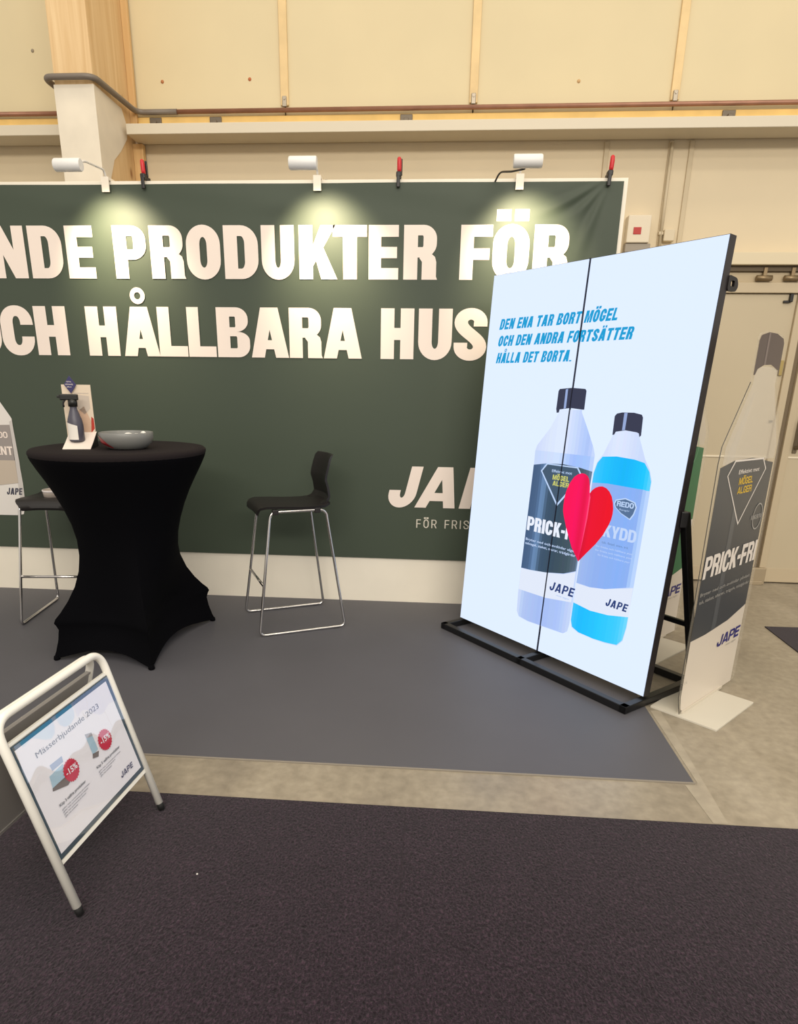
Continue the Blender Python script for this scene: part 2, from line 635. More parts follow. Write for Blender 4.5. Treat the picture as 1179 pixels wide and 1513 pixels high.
class Art:
    """flat print: layered 2-D shapes with several inks, mapped onto a surface by fn(u, v, offset)"""

    def __init__(self, fn, step=0.0004):
        self.bm, self.fn, self.step, self.mats = bmesh.new(), fn, step, []

    def mi(self, m):
        if m not in self.mats:
            self.mats.append(m)
        return self.mats.index(m)

    def poly(self, pts, m, layer=0, holes=()):
        loops = [[p for p in l] for l in [pts, *holes]]
        flat = [p for l in loops for p in l]
        vs = [self.bm.verts.new(self.fn(p[0], p[1], layer * self.step)) for p in flat]
        mi = self.mi(m)
        for t in tessellate_polygon([[Vector((p[0], p[1], 0)) for p in l] for l in loops]):
            try:
                f = self.bm.faces.new([vs[i] for i in t])
                f.material_index = mi
            except ValueError:
                pass

    def glyph(self, ch, x0, x1, y0, h, m, layer, s=.26, t=.21, shear=0.0, rot=0.0):
        w = (x1 - x0) / h
        for n, (o, hs) in enumerate(glyph(ch, w, min(s, w * .42), t)):
            tr = lambda l: [(x0 + (p[0] + shear * p[1]) * h, y0 + p[1] * h) for p in l]
            self.poly(tr(o), m, layer + n * .03, [tr(q) for q in hs])

    def line(self, txt, x0, x1, y0, h, m, layer, s=.26, t=.21, gap=.07, space=.3, shear=0.0, slope=0.0):
        """set txt between x0 and x1 (x1 includes the slant of the last letter)"""
        n = sum(1 for c in txt if c != ' ')
        fixed = sum({'I': s, '.': s}.get(c, 0) for c in txt) + gap * (len(txt) - 1) + (space - gap) * txt.count(' ')
        rel = sum(REL.get(c, 1) for c in txt if c not in ' I.')
        w = ((x1 - x0) / h - shear - fixed) / max(rel, .01)
        x = 0.0
        for c in txt:
            if c == ' ':
                x += space
                continue
            cw = {'I': s, '.': s}.get(c, w * REL.get(c, 1))
            self.glyph(c, x0 + x * h, x0 + (x + cw) * h, y0 + slope * x * h, h, m, layer, s, t, shear)
            x += cw + gap

    def text(self, txt, x0, x1, y0, h, m, layer, shear=0.0, bold=0.0):
        """lower-case copy in the default font, fitted to the box"""
        cu = bpy.data.curves.new('t', 'FONT')
        cu.body = txt
        cu.size = 1.0
        cu.offset = bold
        cu.resolution_u = 3
        o = bpy.data.objects.new('t', cu)
        COL.objects.link(o)
        dg = bpy.context.evaluated_depsgraph_get()
        me = bpy.data.meshes.new_from_object(o.evaluated_get(dg))
        bpy.data.objects.remove(o)
        bpy.data.curves.remove(cu)
        if me.vertices:
            xs = [v.co.x for v in me.vertices]
            a, b = min(xs), max(xs)
            kx = (x1 - x0) / (b - a)
            ky = h / 0.72
            mi = self.mi(m)
            vs = [self.bm.verts.new(self.fn(x0 + (v.co.x - a) * kx + shear * v.co.y * ky, y0 + v.co.y * ky, layer * self.step)) for v in me.vertices]
            for p in me.polygons:
                try:
                    self.bm.faces.new([vs[i] for i in p.vertices]).material_index = mi
                except ValueError:
                    pass
        bpy.data.meshes.remove(me)

    def shade(self, pts, stops, layer, n=18):
        """fill with a side-to-side run of screen colours: stops = [(u, rgb), ...]"""
        a, b = min(p[0] for p in pts), max(p[0] for p in pts)

        def clip(P, x, keep):
            o = []
            for i in range(len(P)):
                p, q = P[i - 1], P[i]
                ip, iq = (p[0] - x) * keep >= 0, (q[0] - x) * keep >= 0
                if ip != iq:
                    k = (x - p[0]) / (q[0] - p[0])
                    o.append((x, p[1] + (q[1] - p[1]) * k))
                if iq:
                    o.append(q)
            return o
        for k in range(n):
            x0, x1 = a + (b - a) * k / n, a + (b - a) * (k + 1) / n
            P = clip(clip(pts, x0, 1), x1, -1)
            if len(P) < 3:
                continue
            xm = min(max((x0 + x1) / 2, stops[0][0]), stops[-1][0])
            for (ua, ca), (ub, cb) in zip(stops[:-1], stops[1:]):
                if ua <= xm <= ub:
                    f = (xm - ua) / (ub - ua)
                    c = tuple(int(round((ca[i] + (cb[i] - ca[i]) * f) / 3) * 3) for i in range(3))
                    break
            self.poly(P, emit('screen tone %d %d %d' % c, c), layer)

    def build(self, name, parent=None):
        return obj(name, self.bm, self.mats, parent)


# ================================================================== SETTING
YB = 4.229      # face of the booth wall
YH = 5.05       # face of the hall wall behind it

bm = bmesh.new()
box(bm, (-6, -4, -0.1), (6.5, 5.3, 0))
struct('floor', bm, concrete_mat())

bm = bmesh.new()
box(bm, (-6, YH, 0), (6.5, YH + .2, 3.1))
struct('wall_back', bm, CREAM)
bm = bmesh.new()
for x0, x1 in ((-6, -3.35), (-3.35, -2.2), (-2.2, -1.053), (-1.053, 0.18), (0.18, 1.446), (1.446, 2.7), (2.7, 3.95), (3.95, 6.5)):
    box(bm, (x0 + .004, YH - .012, 3.1), (x1 - .004, YH + .15, 6.4), .002)
struct('wall_back_upper', bm, YELLOW)
upw = bpy.data.objects['wall_back_upper']
for x, z, c_ in ((-1.872, 3.298, (176, 112, 66)), (-1.284, 3.304, (182, 104, 60)), (-2.736, 3.482, (150, 138, 118)), (.841, 3.264, (196, 160, 110))):
    bm = bmesh.new()
    lathe(bm, [(0, .006), (.008, .005), (.011, 0)], 12)
    o = obj('wall_plug', bm, mat('wall plug %d' % c_[2], c_, .6), upw, True, (x, YH - .0125, z))
    o.rotation_euler = (PI / 2, 0, 0)
bm = bmesh.new()
box(bm, (-6, YH + .1, 3.1), (6.5, YH + .2, 6.4))
struct('wall_back_core', bm, mat('dark joint', (120, 100, 75), .8))

# pine cover battens over the sheet joints, each with a steel clip at its foot
for k, x in enumerate((-3.35, -1.053, 0.18, 1.446, 2.7)):
    bm = bmesh.new()
    box(bm, (x - .026, YH - .03, 3.15), (x + .026, YH - .0125, 6.4), .003)
    t = struct('trim_%d' % (k + 1), bm, BATTEN)
    bm = bmesh.new()
    box(bm, (x - .014, YH - .042, 3.14), (x + .014, YH - .03, 3.20), .003)
    tube(bm, [(x, YH - .046, 3.185), (x, YH - .036, 3.185)], .008, 8)
    obj('clip', bm, mat('steel clip', (150, 140, 125), .4, .7), t)

# yellow plank below the pipe with small brackets
bm = bmesh.new()
box(bm, (-6, YH - .028, 2.99), (6.5, YH - .001, 3.095), .003)
pl = struct('trim_6', bm, PLANK)
for x in (-1.93, -1.52, -0.25, 1.79):
    bm = bmesh.new()
    box(bm, (x - .04, YH - .04, 3.045), (x + .04, YH - .028, 3.09), .003)
    box(bm, (x - .015, YH - .075, 3.03), (x + .015, YH - .028, 3.06), .003)
    obj('bracket', bm, mat('dark steel bracket', (105, 95, 82), .5, .5), pl)
bm = bmesh.new()
tube(bm, fillet([(1.05, YH - .04, 3.0), (1.12, YH - .045, 3.025), (1.25, YH - .04, 3.01), (1.4, YH - .045, 3.0), (1.52, YH - .04, 2.992)], .04), .005, 6)
obj('loose_wire', bm, mat('beige wire', (215, 190, 120), .6), pl)

# long shelf boards on the wall, broken by the column
for k, (x0, x1) in enumerate(((-6, -2.36), (-2.06, 6.5))):
    bm = bmesh.new()
    box(bm, (x0, 4.83, 2.938), (x1, YH - .029, 2.998), .003)
    struct('trim_%d' % (7 + k), bm, SHELFW)

# vertical folds in the lower wall sheeting
for k, x in enumerate((1.06, 1.47, 1.60)):
    bm = bmesh.new()
    box(bm, (x - .016, YH - .012, 2.28), (x + .016, YH, 2.937), .004)
    struct('trim_%d' % (9 + k), bm, mat('wall joint strip', (196, 180, 150), .6))

# glulam column with a white-painted lower part
CX0, CX1, CY0 = -2.335, -2.095, 4.5
bm = bmesh.new()
box(bm, (CX0, CY0, 0), (CX1, YH, 6.4), .006)
colm = struct('column', bm, wood('glulam pine', (226, 196, 150), (208, 172, 122)))
bm = bmesh.new()
box(bm, (CX0 - .004, CY0 - .005, 0), (CX1 + .004, CY0, 3.09), .001)
prism(bm, [(4.5, 3.09), (4.86, 3.09), (4.93, 3.0), (4.9, 2.93), (4.79, 2.83), (4.68, 2.75), (4.60, 2.62), (4.57, 2.5), (4.5, 2.4)],
      lambda u, v, d: Vector((CX1 + d, u, v)), 0, .004)
box(bm, (CX0 - .004, CY0, 0), (CX0, YH - .001, 3.09))
obj('white_wrap', bm, mat('white wrap film', (224, 214, 196), .5, var=(5, .06)), colm)['label'] = 'white wrapped lower face'
bm = bmesh.new()
box(bm, (CX1, YH - .06, 0), (CX1 + .07, YH - .013, 2.935), .004)
box(bm, (CX1, YH - .06, 3.0), (CX1 + .045, YH - .031, 6.4), .004)
obj('edge_board', bm, wood('pine edge board', (220, 184, 128), (198, 158, 104)), colm)

# heating pipe along the wall and around the column
t = thing('heating_pipe', 'thin copper-brown pipe running along the hall wall and around the timber column', 'pipe', (-2.2, 5.0, 3.117))
L = Vector((-2.2, 5.0, 3.117))
rel = lambda pts: [Vector(p) - L for p in pts]
bm = bmesh.new()
tube(bm, rel([(-6, YH - .045, 3.117), (CX0 - .05, YH - .045, 3.117)]), .014, 10)
obj('wall_run', bm, COPPER, t)
bm = bmesh.new()
tube(bm, rel(fillet([(CX0 - .05, YH - .045, 3.117), (CX0 - .045, CY0 - .035, 3.117), (CX1 + .02, CY0 - .035, 3.117), (CX1 + .045, YH - .047, 3.117), (CX1 + .32, YH - .047, 3.117)], .06)), .017, 10)
obj('column_loop', bm, GREYPIPE, t)['label'] = 'grey bent length around the column'
bm = bmesh.new()
tube(bm, rel([(CX1 + .32, YH - .047, 3.117), (6.5, YH - .047, 3.13)]), .014, 10)
obj('wall_run', bm, COPPER, t)

# doors at the right of the hall wall
DOORC = mat('cream door sheet', (190, 176, 149), .55, var=(1.0, .04))
FRAMEC = mat('door frame paint', (190, 174, 146), .55)


def door(name, x0, x1):
    bm = bmesh.new()
    box(bm, (x0, YH - .035, .012), (x1, YH - .002, .945), .004)
    box(bm, (x0, YH - .035, .955), (x1, YH - .002, 2.03), .004)
    d = struct(name, bm, DOORC)
    bm = bmesh.new()
    box(bm, (x0 + .002, YH - .04, .943), (x1 - .002, YH - .01, .957), .002)
    obj('mid_rail', bm, mat('pale rail', (226, 214, 190), .4), d)
    bm = bmesh.new()
    box(bm, (x0 + .01, YH - .038, .012), (x1 - .01, YH - .0345, .12), .001)
    obj('kick_strip', bm, FRAMEC, d)
    return d


d1 = door('door_1', 1.47, 2.42)
bm = bmesh.new()
box(bm, (2.365, YH - .06, 1.98), (2.385, YH - .03, 2.03), .003)
box(bm, (2.33, YH - .05, 1.975), (2.372, YH - .036, 1.99), .002)
obj('stop', bm, BLACKPL, d1)
for zz in (1.56, 1.2):
    bm = bmesh.new()
    box(bm, (2.385, YH - .045, zz - .05 if zz > 1.5 else zz - .008), (2.41, YH - .034, zz + .05 if zz > 1.5 else zz + .008), .002)
    obj('latch_plate', bm, mat('brass plate', (170, 150, 95), .4, .5) if zz > 1.5 else BLACKPL, d1)
d2 = door('door_2', 2.56, 3.5)
bm = bmesh.new()
tube(bm, fillet([(2.60, YH - .03, 1.02), (2.60, YH - .09, 1.02), (2.60, YH - .09, 1.20), (2.60, YH - .03, 1.20)], .02), .013, 8)
box(bm, (2.585, YH - .045, .98), (2.615, YH - .034, 1.24), .004)
obj('pull_handle', bm, mat('dull bronze', (120, 106, 84), .4, .4), d2)
bm = bmesh.new()
box(bm, (2.42, YH - .055, 0), (2.47, YH - .001, 2.1), .004)
box(bm, (2.51, YH - .055, 0), (2.56, YH - .001, 2.1), .004)
box(bm, (1.42, YH - .055, 0), (1.47, YH - .001, 2.1), .004)
box(bm, (1.42, YH - .055, 2.035), (3.56, YH - .001, 2.1), .004)
fr = struct('trim_12', bm, FRAMEC)
bm = bmesh.new()
box(bm, (2.47, YH - .03, 0.02), (2.51, YH - .002, 2.03), .002)
obj('gap_strip', bm, mat('dark gap strip', (120, 105, 84), .8), fr)  # darker strip filling the gap between the door posts
bm = bmesh.new()
box(bm, (2.40, YH - .09, 0.0), (2.55, YH - .055, .13), .006)
box(bm, (2.42, YH - .10, 0.0), (2.53, YH - .09, .03), .004)
obj('floor_stop', bm, mat('worn steel', (168, 152, 126), .5, .3), fr)

# sliding track above the doors
bm = bmesh.new()
box(bm, (1.40, YH - .10, 2.20), (6.0, YH - .001, 2.275), .004)
tr = struct('trim_13', bm, mat('cream track cover', (214, 200, 170), .5))
bm = bmesh.new()
box(bm, (1.40, YH - .06, 2.165), (6.0, YH - .001, 2.2), .003)
obj('shadow_line', bm, mat('painted track shadow', (92, 78, 58), .5, .3), tr)  # dark strip painting in the shadow line below the track cover
bm = bmesh.new()
box(bm, (1.40, YH - .04, 2.10), (6.0, YH - .001, 2.165), .003)
obj('lower_rail', bm, mat('tan rail', (186, 168, 136), .5), tr)
for x in (2.17, 2.35, 2.47):
    bm = bmesh.new()
    box(bm, (x - .012, YH - .07, 2.12), (x + .012, YH - .045, 2.19), .003)
    tube(bm, [(x - .05, YH - .06, 2.125), (x + .05, YH - .06, 2.125)], .018, 10)
    obj('roller', bm, mat('rail roller', (140, 120, 90), .4, .5), tr)

# cabinet and junction box on the hall wall
t = thing('alarm_cabinet', 'white wall cabinet with a small red mark, right of the banner edge', 'cabinet', (1.31, YH, 2.3))
bm = bmesh.new()
box(bm, (-.075, -.07, .035), (.075, -.001, .2), .006)
obj('housing', bm, mat('ivory cabinet', (218, 206, 184), .5), t)
bm = bmesh.new()
box(bm, (-.035, -.0735, .085), (-.035 + .05, -.0695, .085 + .042), .001)
obj('red_mark', bm, mat('red mark', (176, 40, 34), .5), t)
bm = bmesh.new()
box(bm, (-.075, -.06, -.02), (.09, -.001, .033), .004)
obj('lower_tray', bm, mat('grey tray', (150, 140, 126), .5), t)
t = thing('junction_box', 'small cream junction box on conduit, between wall cabinet and tall screen', 'box', (1.52, YH, 2.36))
bm = bmesh.new()
box(bm, (-.035, -.045, -.01), (.035, -.001, .06), .005)
obj('housing', bm, mat('ivory box', (206, 192, 165), .5), t)
bm = bmesh.new()
tube(bm, [(-.05, -.02, -.06), (-.05, -.02, .56)], .011, 8)
box(bm, (-.066, -.03, .03), (-.035, -.001, .05), .003)
obj('conduit', bm, mat('ivory conduit', (198, 183, 155), .5), t)
bm = bmesh.new()
box(bm, (2.44, YH - .05, 2.47), (2.49, YH - .001, 2.52), .004)
box(bm, (2.455, YH - .11, 2.485), (2.47, YH - .05, 2.5), .003)
tag(obj('wall_hook', bm, mat('grey hook', (150, 140, 126), .4, .4)), 'small grey hook on the hall wall above the doors at the right border', 'hook')

# booth wall (white boards, the lower strip shows below the banner)
bm = bmesh.new()
box(bm, (-4.2, YB, 0), (1.024, YB + .05, 2.516), .002)
struct('wall_booth', bm, WHITE_PAINT)

# ------------------------------------------------------------------ floor coverings
bm = bmesh.new()
prism(bm, [(-4.2, 4.228), (1.03, 4.228), (1.03, 3.6), (1.022, 2.2), (-4.2, 2.2)],
      lambda u, v, d: Vector((u, v, d)), 0.0005, 0.004)
mt = tag(obj('floor_mat', bm, MATGREY), 'smooth grey vinyl mat covering the stand floor under the stools and table', 'mat')
bm = bmesh.new()
prism(bm, [(-4.2, 2.192), (1.025, 2.192), (1.03, 2.2), (-4.2, 2.2)], lambda u, v, d: Vector((u, v, d)), 0.0005, 0.0042)
obj('front_edge', bm, MATEDGE, mt)['label'] = 'pale cut edge'
bm = bmesh.new()
PCARP = carpet_mat('dark plum needle felt', (20, 13, 19), (37, 26, 36), (68, 51, 63))
box(bm, (-3.6, 1.25, .0005), (-.0508, 1.948, .006))
box(bm, (-.0502, 1.25, .0005), (3.4, 1.948, .006))
box(bm, (-3.6, -1.5, .0005), (3.4, 1.24995, .006))
tag(obj('carpet', bm, PCARP), 'dark plum felt aisle carpet filling the foreground below the stand', 'carpet')
bm = bmesh.new()
prism(bm, [(2.11, 3.995), (2.095, 3.4), (2.08, 2.4), (5.5, 2.4), (5.5, 4.03)], lambda u, v, d: Vector((u, v, d)), 0.0005, 0.006)
tag(obj('carpet', bm, PCARP), 'small visible corner of dark carpet at the right border near the doors', 'carpet')
# worn adhesive strip along the mat edge
bm = bmesh.new()
prism(bm, [(1.0, 1.96), (1.05, 1.96), (1.075, 2.45), (1.085, 2.78), (1.04, 2.78), (1.036, 2.2), (1.028, 2.184), (.985, 2.184)], lambda u, v, d: Vector((u, v, d)), 0.0002, 0.0012)
tag(obj('tape_residue', bm, mat('pale tape residue', (160, 150, 133), .5, var=(14, .16))), 'pale strip of old tape on the concrete along the mat corner', 'tape')

# ================================================================== BANNER
ban = thing('banner', 'large dark green banner with white headline lettering, clamped to the stand wall', 'banner', (-1.5, YB, .31))
BO = Vector((-1.5, YB, .31))
BX0, BX1, BZ0, BZ1 = -4.1, 0.999, 0.309, 2.4965


def fold(x, z):
    """soft folds running down from the right clamp and along the upper left"""
    d = 0.0
    dx, dz = .93 - x, 2.52 - z
    r = math.hypot(dx, dz)
    if dx > -.1 and r < .75:
        a = math.atan2(dz, dx)
        w = math.exp(-((r - .26) / .24) ** 2) * max(0, min(1, (a - .25) * 4)) * max(0, min(1, (1.5 - a) * 3)) * max(0, min(1, max((x - .755) * 14, (z - 2.31) * 14)))
        d += .0075 * w * math.sin(a * 17)
    if z > 2.33:
        d += .004 * math.sin((x + z * 2.2) * 5) * min(1, (z - 2.33) * 9) * (1 if x < .2 else .3)
    d += .0015 * math.sin(x * 2.1 + z * .7)
    return d


bm = bmesh.new()
NX, NZ = 340, 150
grid = []
for j in range(NZ + 1):
    z = BZ0 + (BZ1 - BZ0) * j / NZ
    row = []
    for i in range(NX + 1):
        x = BX0 + (BX1 - BX0) * i / NX
        row.append(bm.verts.new(Vector((x, YB - .0125 - fold(x, z), z)) - BO))
    grid.append(row)
for j in range(NZ):
    for i in range(NX):
        bm.faces.new((grid[j][i], grid[j][i + 1], grid[j + 1][i + 1], grid[j + 1][i])).smooth = True
obj('fabric', bm, GREEN, ban)
bfn = lambda u, v, off: Vector((u, YB - .0162 - off, v)) - BO
A = Art(bfn)
L1 = list(zip('NDEPRODUKTERFÖR', [(-2.708, -2.492), (-2.466, -2.262), (-2.235, -2.065), (-1.942, -1.743), (-1.719, -1.513), (-1.499, -1.294), (-1.272, -1.067), (-1.047, -0.852), (-0.824, -0.607), (-0.623, -0.424), (-0.414, -0.24), (-0.21, -0.014), (0.116, 0.297), (0.301, 0.508), (0.532, 0.735)]))
L2 = list(zip('OCHHÅLLBARAHUS', [(-2.944, -2.726), (-2.72, -2.51), (-2.497, -2.292), (-2.165, -1.966), (-1.938, -1.711), (-1.712, -1.533), (-1.527, -1.353), (-1.344, -1.141), (-1.133, -0.901), (-0.896, -0.694), (-0.686, -0.453), (-0.338, -0.139), (-0.112, 0.088), (0.101, 0.296)]))
for ch, (x0, x1) in L1:
    A.glyph(ch, x0, x1, 1.999, .285, LETTER, 0, .285, .215)
A.build('headline_row', ban)
A = Art(bfn)
for ch, (x0, x1) in L2:
    A.glyph(ch, x0, x1, 1.5605, .2835, LETTER, 0, .285, .215)
A.build('headline_row', ban)
A = Art(bfn)
for ch, x0, x1 in (('J', -.297, -.118), ('A', -.108, .152), ('P', .178, .392), ('E', .425, .60)):
    A.glyph(ch, x0, x1, .657, .262, LETTER, 0, .28, .235, .24)
A.build('logo', ban)
A = Art(bfn)
A.line('FÖR FRIS', -.092, .250, .5235, .056, mat('pale print', (206, 200, 186), .6), 0, .13, .11, .30, .62)
A.build('tagline', ban)
# bottle printed at the left of the banner
A = Art(bfn)
PB = mat('printed bottle white', (222, 217, 212), .55)
PB2 = mat('printed bottle shade', (196, 190, 186), .55)
PL = mat('printed label grey', (150, 142, 138), .55)
PL2 = mat('printed label beige', (190, 176, 160), .55)
A.poly([(-3.12, .53), (-2.80, .532), (-2.765, .54), (-2.742, .60), (-2.737, .75), (-2.745, 1.171), (-2.805, 1.272), (-2.86, 1.34), (-2.99, 1.34), (-3.08, 1.2), (-3.13, 1.17), (-3.15, .6)], PB, 0)
A.poly([(-2.775, .56), (-2.742, .61), (-2.738, .9), (-2.745, 1.16), (-2.765, 1.15)], PB2, 1)
A.poly([(-3.1, .73), (-2.90, .733), (-2.767, .75), (-2.765, 1.13), (-2.83, 1.128), (-3.1, 1.12)], PL, 1)
A.poly([(-3.1, .733), (-2.90, .735), (-2.767, .752), (-2.767, .90), (-3.1, .90)], PL2, 2)
A.line('CEMENT', -3.03, -2.772, .935, .056, LETTER, 3, .22, .18)
A.line('REDO', -2.92, -2.79, 1.045, .04, LETTER, 3, .2, .17)
A.line('JAPE', -2.862, -2.745, .672, .045, mat('printed logo navy', (62, 62, 78), .5), 2, .22, .2, .1, .3, .22)
A.build('bottle_print', ban)

# ------------------------------------------------------------------ spot lamps on the wall's upper edge
for k, (hx, cx, lab) in enumerate(((-1.95, -1.947, 'white spot lamp clipped to the wall top in front of the timber column'),
                                   (-.711, -.708, 'white spot lamp clipped to the wall top above the middle of the headline'),
                                   (.420, .428, 'white spot lamp with a dark cord, nearest the right corner of the banner'))):
    t = thing('spot_lamp', lab, 'lamp', (cx, YB, 2.516), 0, 'spot lamps along the banner top')
    O = Vector((cx, YB, 2.516))
    bm = bmesh.new()
    prism(bm, [(-.030, -.062), (-.0225, -.062), (-.0225, .0005), (.0515, .0005), (.0515, -.06), (.062, -.06), (.062, .016), (-.030, .016)],
          lambda u, v, d: Vector((d, u, v)), -.022, .022)
    obj('clip', bm, mat('cream lamp clip', (238, 228, 212), .4), t)
    bm = bmesh.new()
    hz = 2.478 - 2.516
    tube(bm, fillet([(0, -.004, .014), (0, -.03, .05), (hx - cx + .02, -.30, .02), (hx - cx + .02, -.40, hz + .0)], .05), .006, 8)
    obj('arm', bm, LAMP_WHITE, t)
    bm = bmesh.new()
    hl, hr = .071, .031
    prof = [(0, -hl), (hr * .9, -hl), (hr, -hl + .006), (hr, hl - .006), (hr * .9, hl), (0, hl)]
    lathe(bm, prof, 28)
    o = auto_smooth(obj('lamp_head', bm, LAMP_WHITE, t), 40)
    o.rotation_euler = (0, PI / 2, 0)
    o.location = (hx - cx, -.43, hz)
    # glass slot facing the wall
    bm = bmesh.new()
    box(bm, (hx - cx - .055, -.43 + .0285, hz - .02), (hx - cx + .055, -.43 + .0325, hz + .008), .001)
    obj('lens', bm, emit('lamp lens', (255, 240, 200), 6.0), t)
    if k == 2:
        bm = bmesh.new()
        tube(bm, fillet([(-.02, -.42, hz - .03), (-.07, -.34, hz - .02), (-.12, -.12, .0), (-.14, .05, -.02), (-.14, .07, -.2)], .06), .005, 6)
        obj('cord', bm, BLACKPL, t)
    else:
        bm = bmesh.new()
        tube(bm, fillet([(.0, .065, -.01), (.03, .07, .02), (.07, .075, .006), (.075, .075, -.12)], .02), .004, 6)
        obj('cord', bm, BLACKPL, t)
    l = bpy.data.lights.new('spot_lamp_light', 'SPOT')
    l.energy, l.color = 66, (1.0, .84, .56)
    l.spot_size, l.spot_blend, l.shadow_soft_size = math.radians(86), 1.0, .03
    lo = bpy.data.objects.new('spot_lamp_light', l)
    COL.objects.link(lo)
    p = Vector((hx, YB - .385, 2.455))
    lo.location = p
    tgt = Vector((hx + .05, YB, 2.13))
    lo.rotation_euler = (tgt - p).to_track_quat('-Z', 'Y').to_euler()

# ------------------------------------------------------------------ red clamps
for x, tilt, lab in ((-1.722, .03, 'red handled clamp on the wall top beside the timber column'),
                     (-.248, 0.0, 'red handled clamp on the wall top between the middle and right lamps'),
                     (.915, -.05, 'red handled clamp at the right corner of the banner')):
    t = thing('clamp', lab, 'clamp', (x, YB, 2.516), 0, 'clamps holding the banner')
    t.rotation_euler = (0, -tilt, 0)
    bm = bmesh.new()
    tube(bm, [(.004, -.012, .030), (.004, -.014, .045), (.004, -.015, .08), (.003, -.015, .098), (.003, -.015, .104)], [.011, .0125, .0125, .011, .006], 12)
    obj('handle', bm, RED, t, True)
    bm = bmesh.new()
    box(bm, (.008, .006, .02), (.02, .018, .102), .003)
    obj('slide_bar', bm, BLACKMET, t)
    bm = bmesh.new()
    box(bm, (-.013, -.032, .004), (.016, .018, .032), .006)
    box(bm, (-.010, -.036, -.048), (.010, -.0235, .012), .004)
    box(bm, (-.008, .0515, -.04), (.012, .066, .028), .004)
    box(bm, (-.008, .012, .008), (.012, .06, .026), .004)
    obj('jaw', bm, BLACKPL, t)
    bm = bmesh.new()
    tube(bm, [(0, -.0245, -.036), (0, -.0215, -.036)], .011, 12)
    obj('pad', bm, RUBBER, t)

# ================================================================== BAR TABLE
TC = Vector((-1.632, 3.372, 0))
FEET = [Vector((-1.954, 3.036, 0)) - TC, Vector((-1.392, 2.965, 0)) - TC, Vector((-1.315, 3.735, 0)) - TC]
FEET.append(FEET[0] + FEET[2] - FEET[1])
tab = thing('bar_table', 'round standing table in a black stretch cover, between the two stools', 'table', tuple(TC))
NE = 26
LV = [  # z, radius of the round section, share of the footprint shape, footprint scale, inward pull of its sides
    (1.060, .432, 0, 1, 0), (1.045, .430, 0, 1, 0), (1.03, .424, 0, 1, 0), (.985, .402, 0, 1, 0), (.93, .372, 0, 1, 0), (.86, .336, .02, 1, 0), (.78, .302, .04, .9, 0),
    (.70, .275, .07, .8, 0), (.62, .258, .12, .75, .03), (.54, .25, .2, .75, .04), (.46, .25, .34, .75, .05), (.38, .26, .52, .78, .06),
    (.31, .28, .72, .83, .07), (.255, .3, .9, .885, .08), (.225, .3, 1, .925, .08), (.205, .3, 1, .945, .08), (.19, .3, 1, .925, .075), (.165, .3, 1, .905, .07), (.11, .3, 1, .925, .065), (.05, .3, 1, .965, .06), (.012, .3, 1, 1.0, .06)]
bm = bmesh.new()
rows = []
for li, (z, r, m, sc, pull) in enumerate(LV):
    row = []
    for e in range(4):
        a, b = FEET[e], FEET[(e + 1) % 4]
        aa, ab = math.atan2(a.y, a.x), math.atan2(b.y, b.x)
        while ab < aa:
            ab += 2 * PI
        for k in range(NE):
            t = k / NE
            t2 = .5 - .5 * math.cos(PI * t) * (abs(math.cos(PI * t)) ** .25) if 0 < k else 0
            th = aa + (ab - aa) * t2
            circ = Vector((math.cos(th), math.sin(th), 0)) * r
            pp = a.lerp(b, t2) * sc
            mid = (a + b) * .5
            bow = math.sin(PI * t2)
            pp = pp - mid.normalized() * pull * bow
            zz = z
            low = max(0, (.165 - z) / .165)
            zz += low * .055 * bow ** 1.2
            p = circ.lerp(pp, m)
            row.append(bm.verts.new((p.x, p.y, zz)))
    rows.append(row)
N4 = 4 * NE
for A_, B_ in zip(rows[:-1], rows[1:]):
    for k in range(N4):
        bm.faces.new((A_[k], B_[k], B_[(k + 1) % N4], A_[(k + 1) % N4])).smooth = True
obj('skirt_cover', bm, FABRIC_BLACK, tab)
bm = bmesh.new()
lathe(bm, [(0, 1.085), (.30, 1.085), (.40, 1.0845), (.424, 1.081), (.433, 1.073), (.4345, 1.062), (.431, 1.052)], 72)
obj('lid_cover', bm, FABRIC_TOP, tab)['label'] = 'charcoal fabric lid of the table top'
bm = bmesh.new()
tube(bm, [(0, 0, .03), (0, 0, 1.05)], .03, 12)
for f in FEET:
    tube(bm, [f * .93 + Vector((0, 0, .02)), -f * .3 + Vector((0, 0, .7))], .012, 8)
obj('folding_frame', bm, BLACKMET, tab)
for f in FEET:
    bm = bmesh.new()
    lathe(bm, [(0, 0.0045), (.014, .0045), (.017, .010), (.014, .026), (0, .03)], 16)
    obj('foot_cap', bm, FABRIC_BLACK, tab, True, f * .965)

# counter display with a spray bottle, bowl with sweets
TT = 1.0852
t = thing('counter_display', 'cardboard counter display with a blue diamond topper on the black table', 'display', (-1.785, 3.27, TT), math.radians(14))
CARD = mat('printed cardboard', (222, 204, 182), .6, var=(9, .06))
CARDW = mat('white cardboard', (230, 218, 208), .55)
bm = bmesh.new()
box(bm, (-.076, .070, 0), (.062, .074, .305))
o = obj('back_card', bm, CARD, t)
A = Art(lambda u, v, d: Vector((u, .0698 - d, v)))
A.poly([(-.01, .05), (.045, .04), (.05, .12), (.02, .2), (-.02, .17)], mat('printed skin tone', (206, 172, 146), .6), 1)
A.poly([(.02, .16), (.05, .19), (.05, .25), (-.03, .26), (-.02, .2)], mat('printed warm grey', (196, 182, 168), .6), 1)
A.poly([(.042, .07), (.06, .09), (.06, .14), (.05, .15)], mat('printed red accent', (178, 48, 30), .6), 2)
A.poly([(-.02, .262), (.05, .262), (.05, .266), (-.02, .266)], mat('printed warm grey', (196, 182, 168), .6), 2)
A.build('print', o)
bm = bmesh.new()
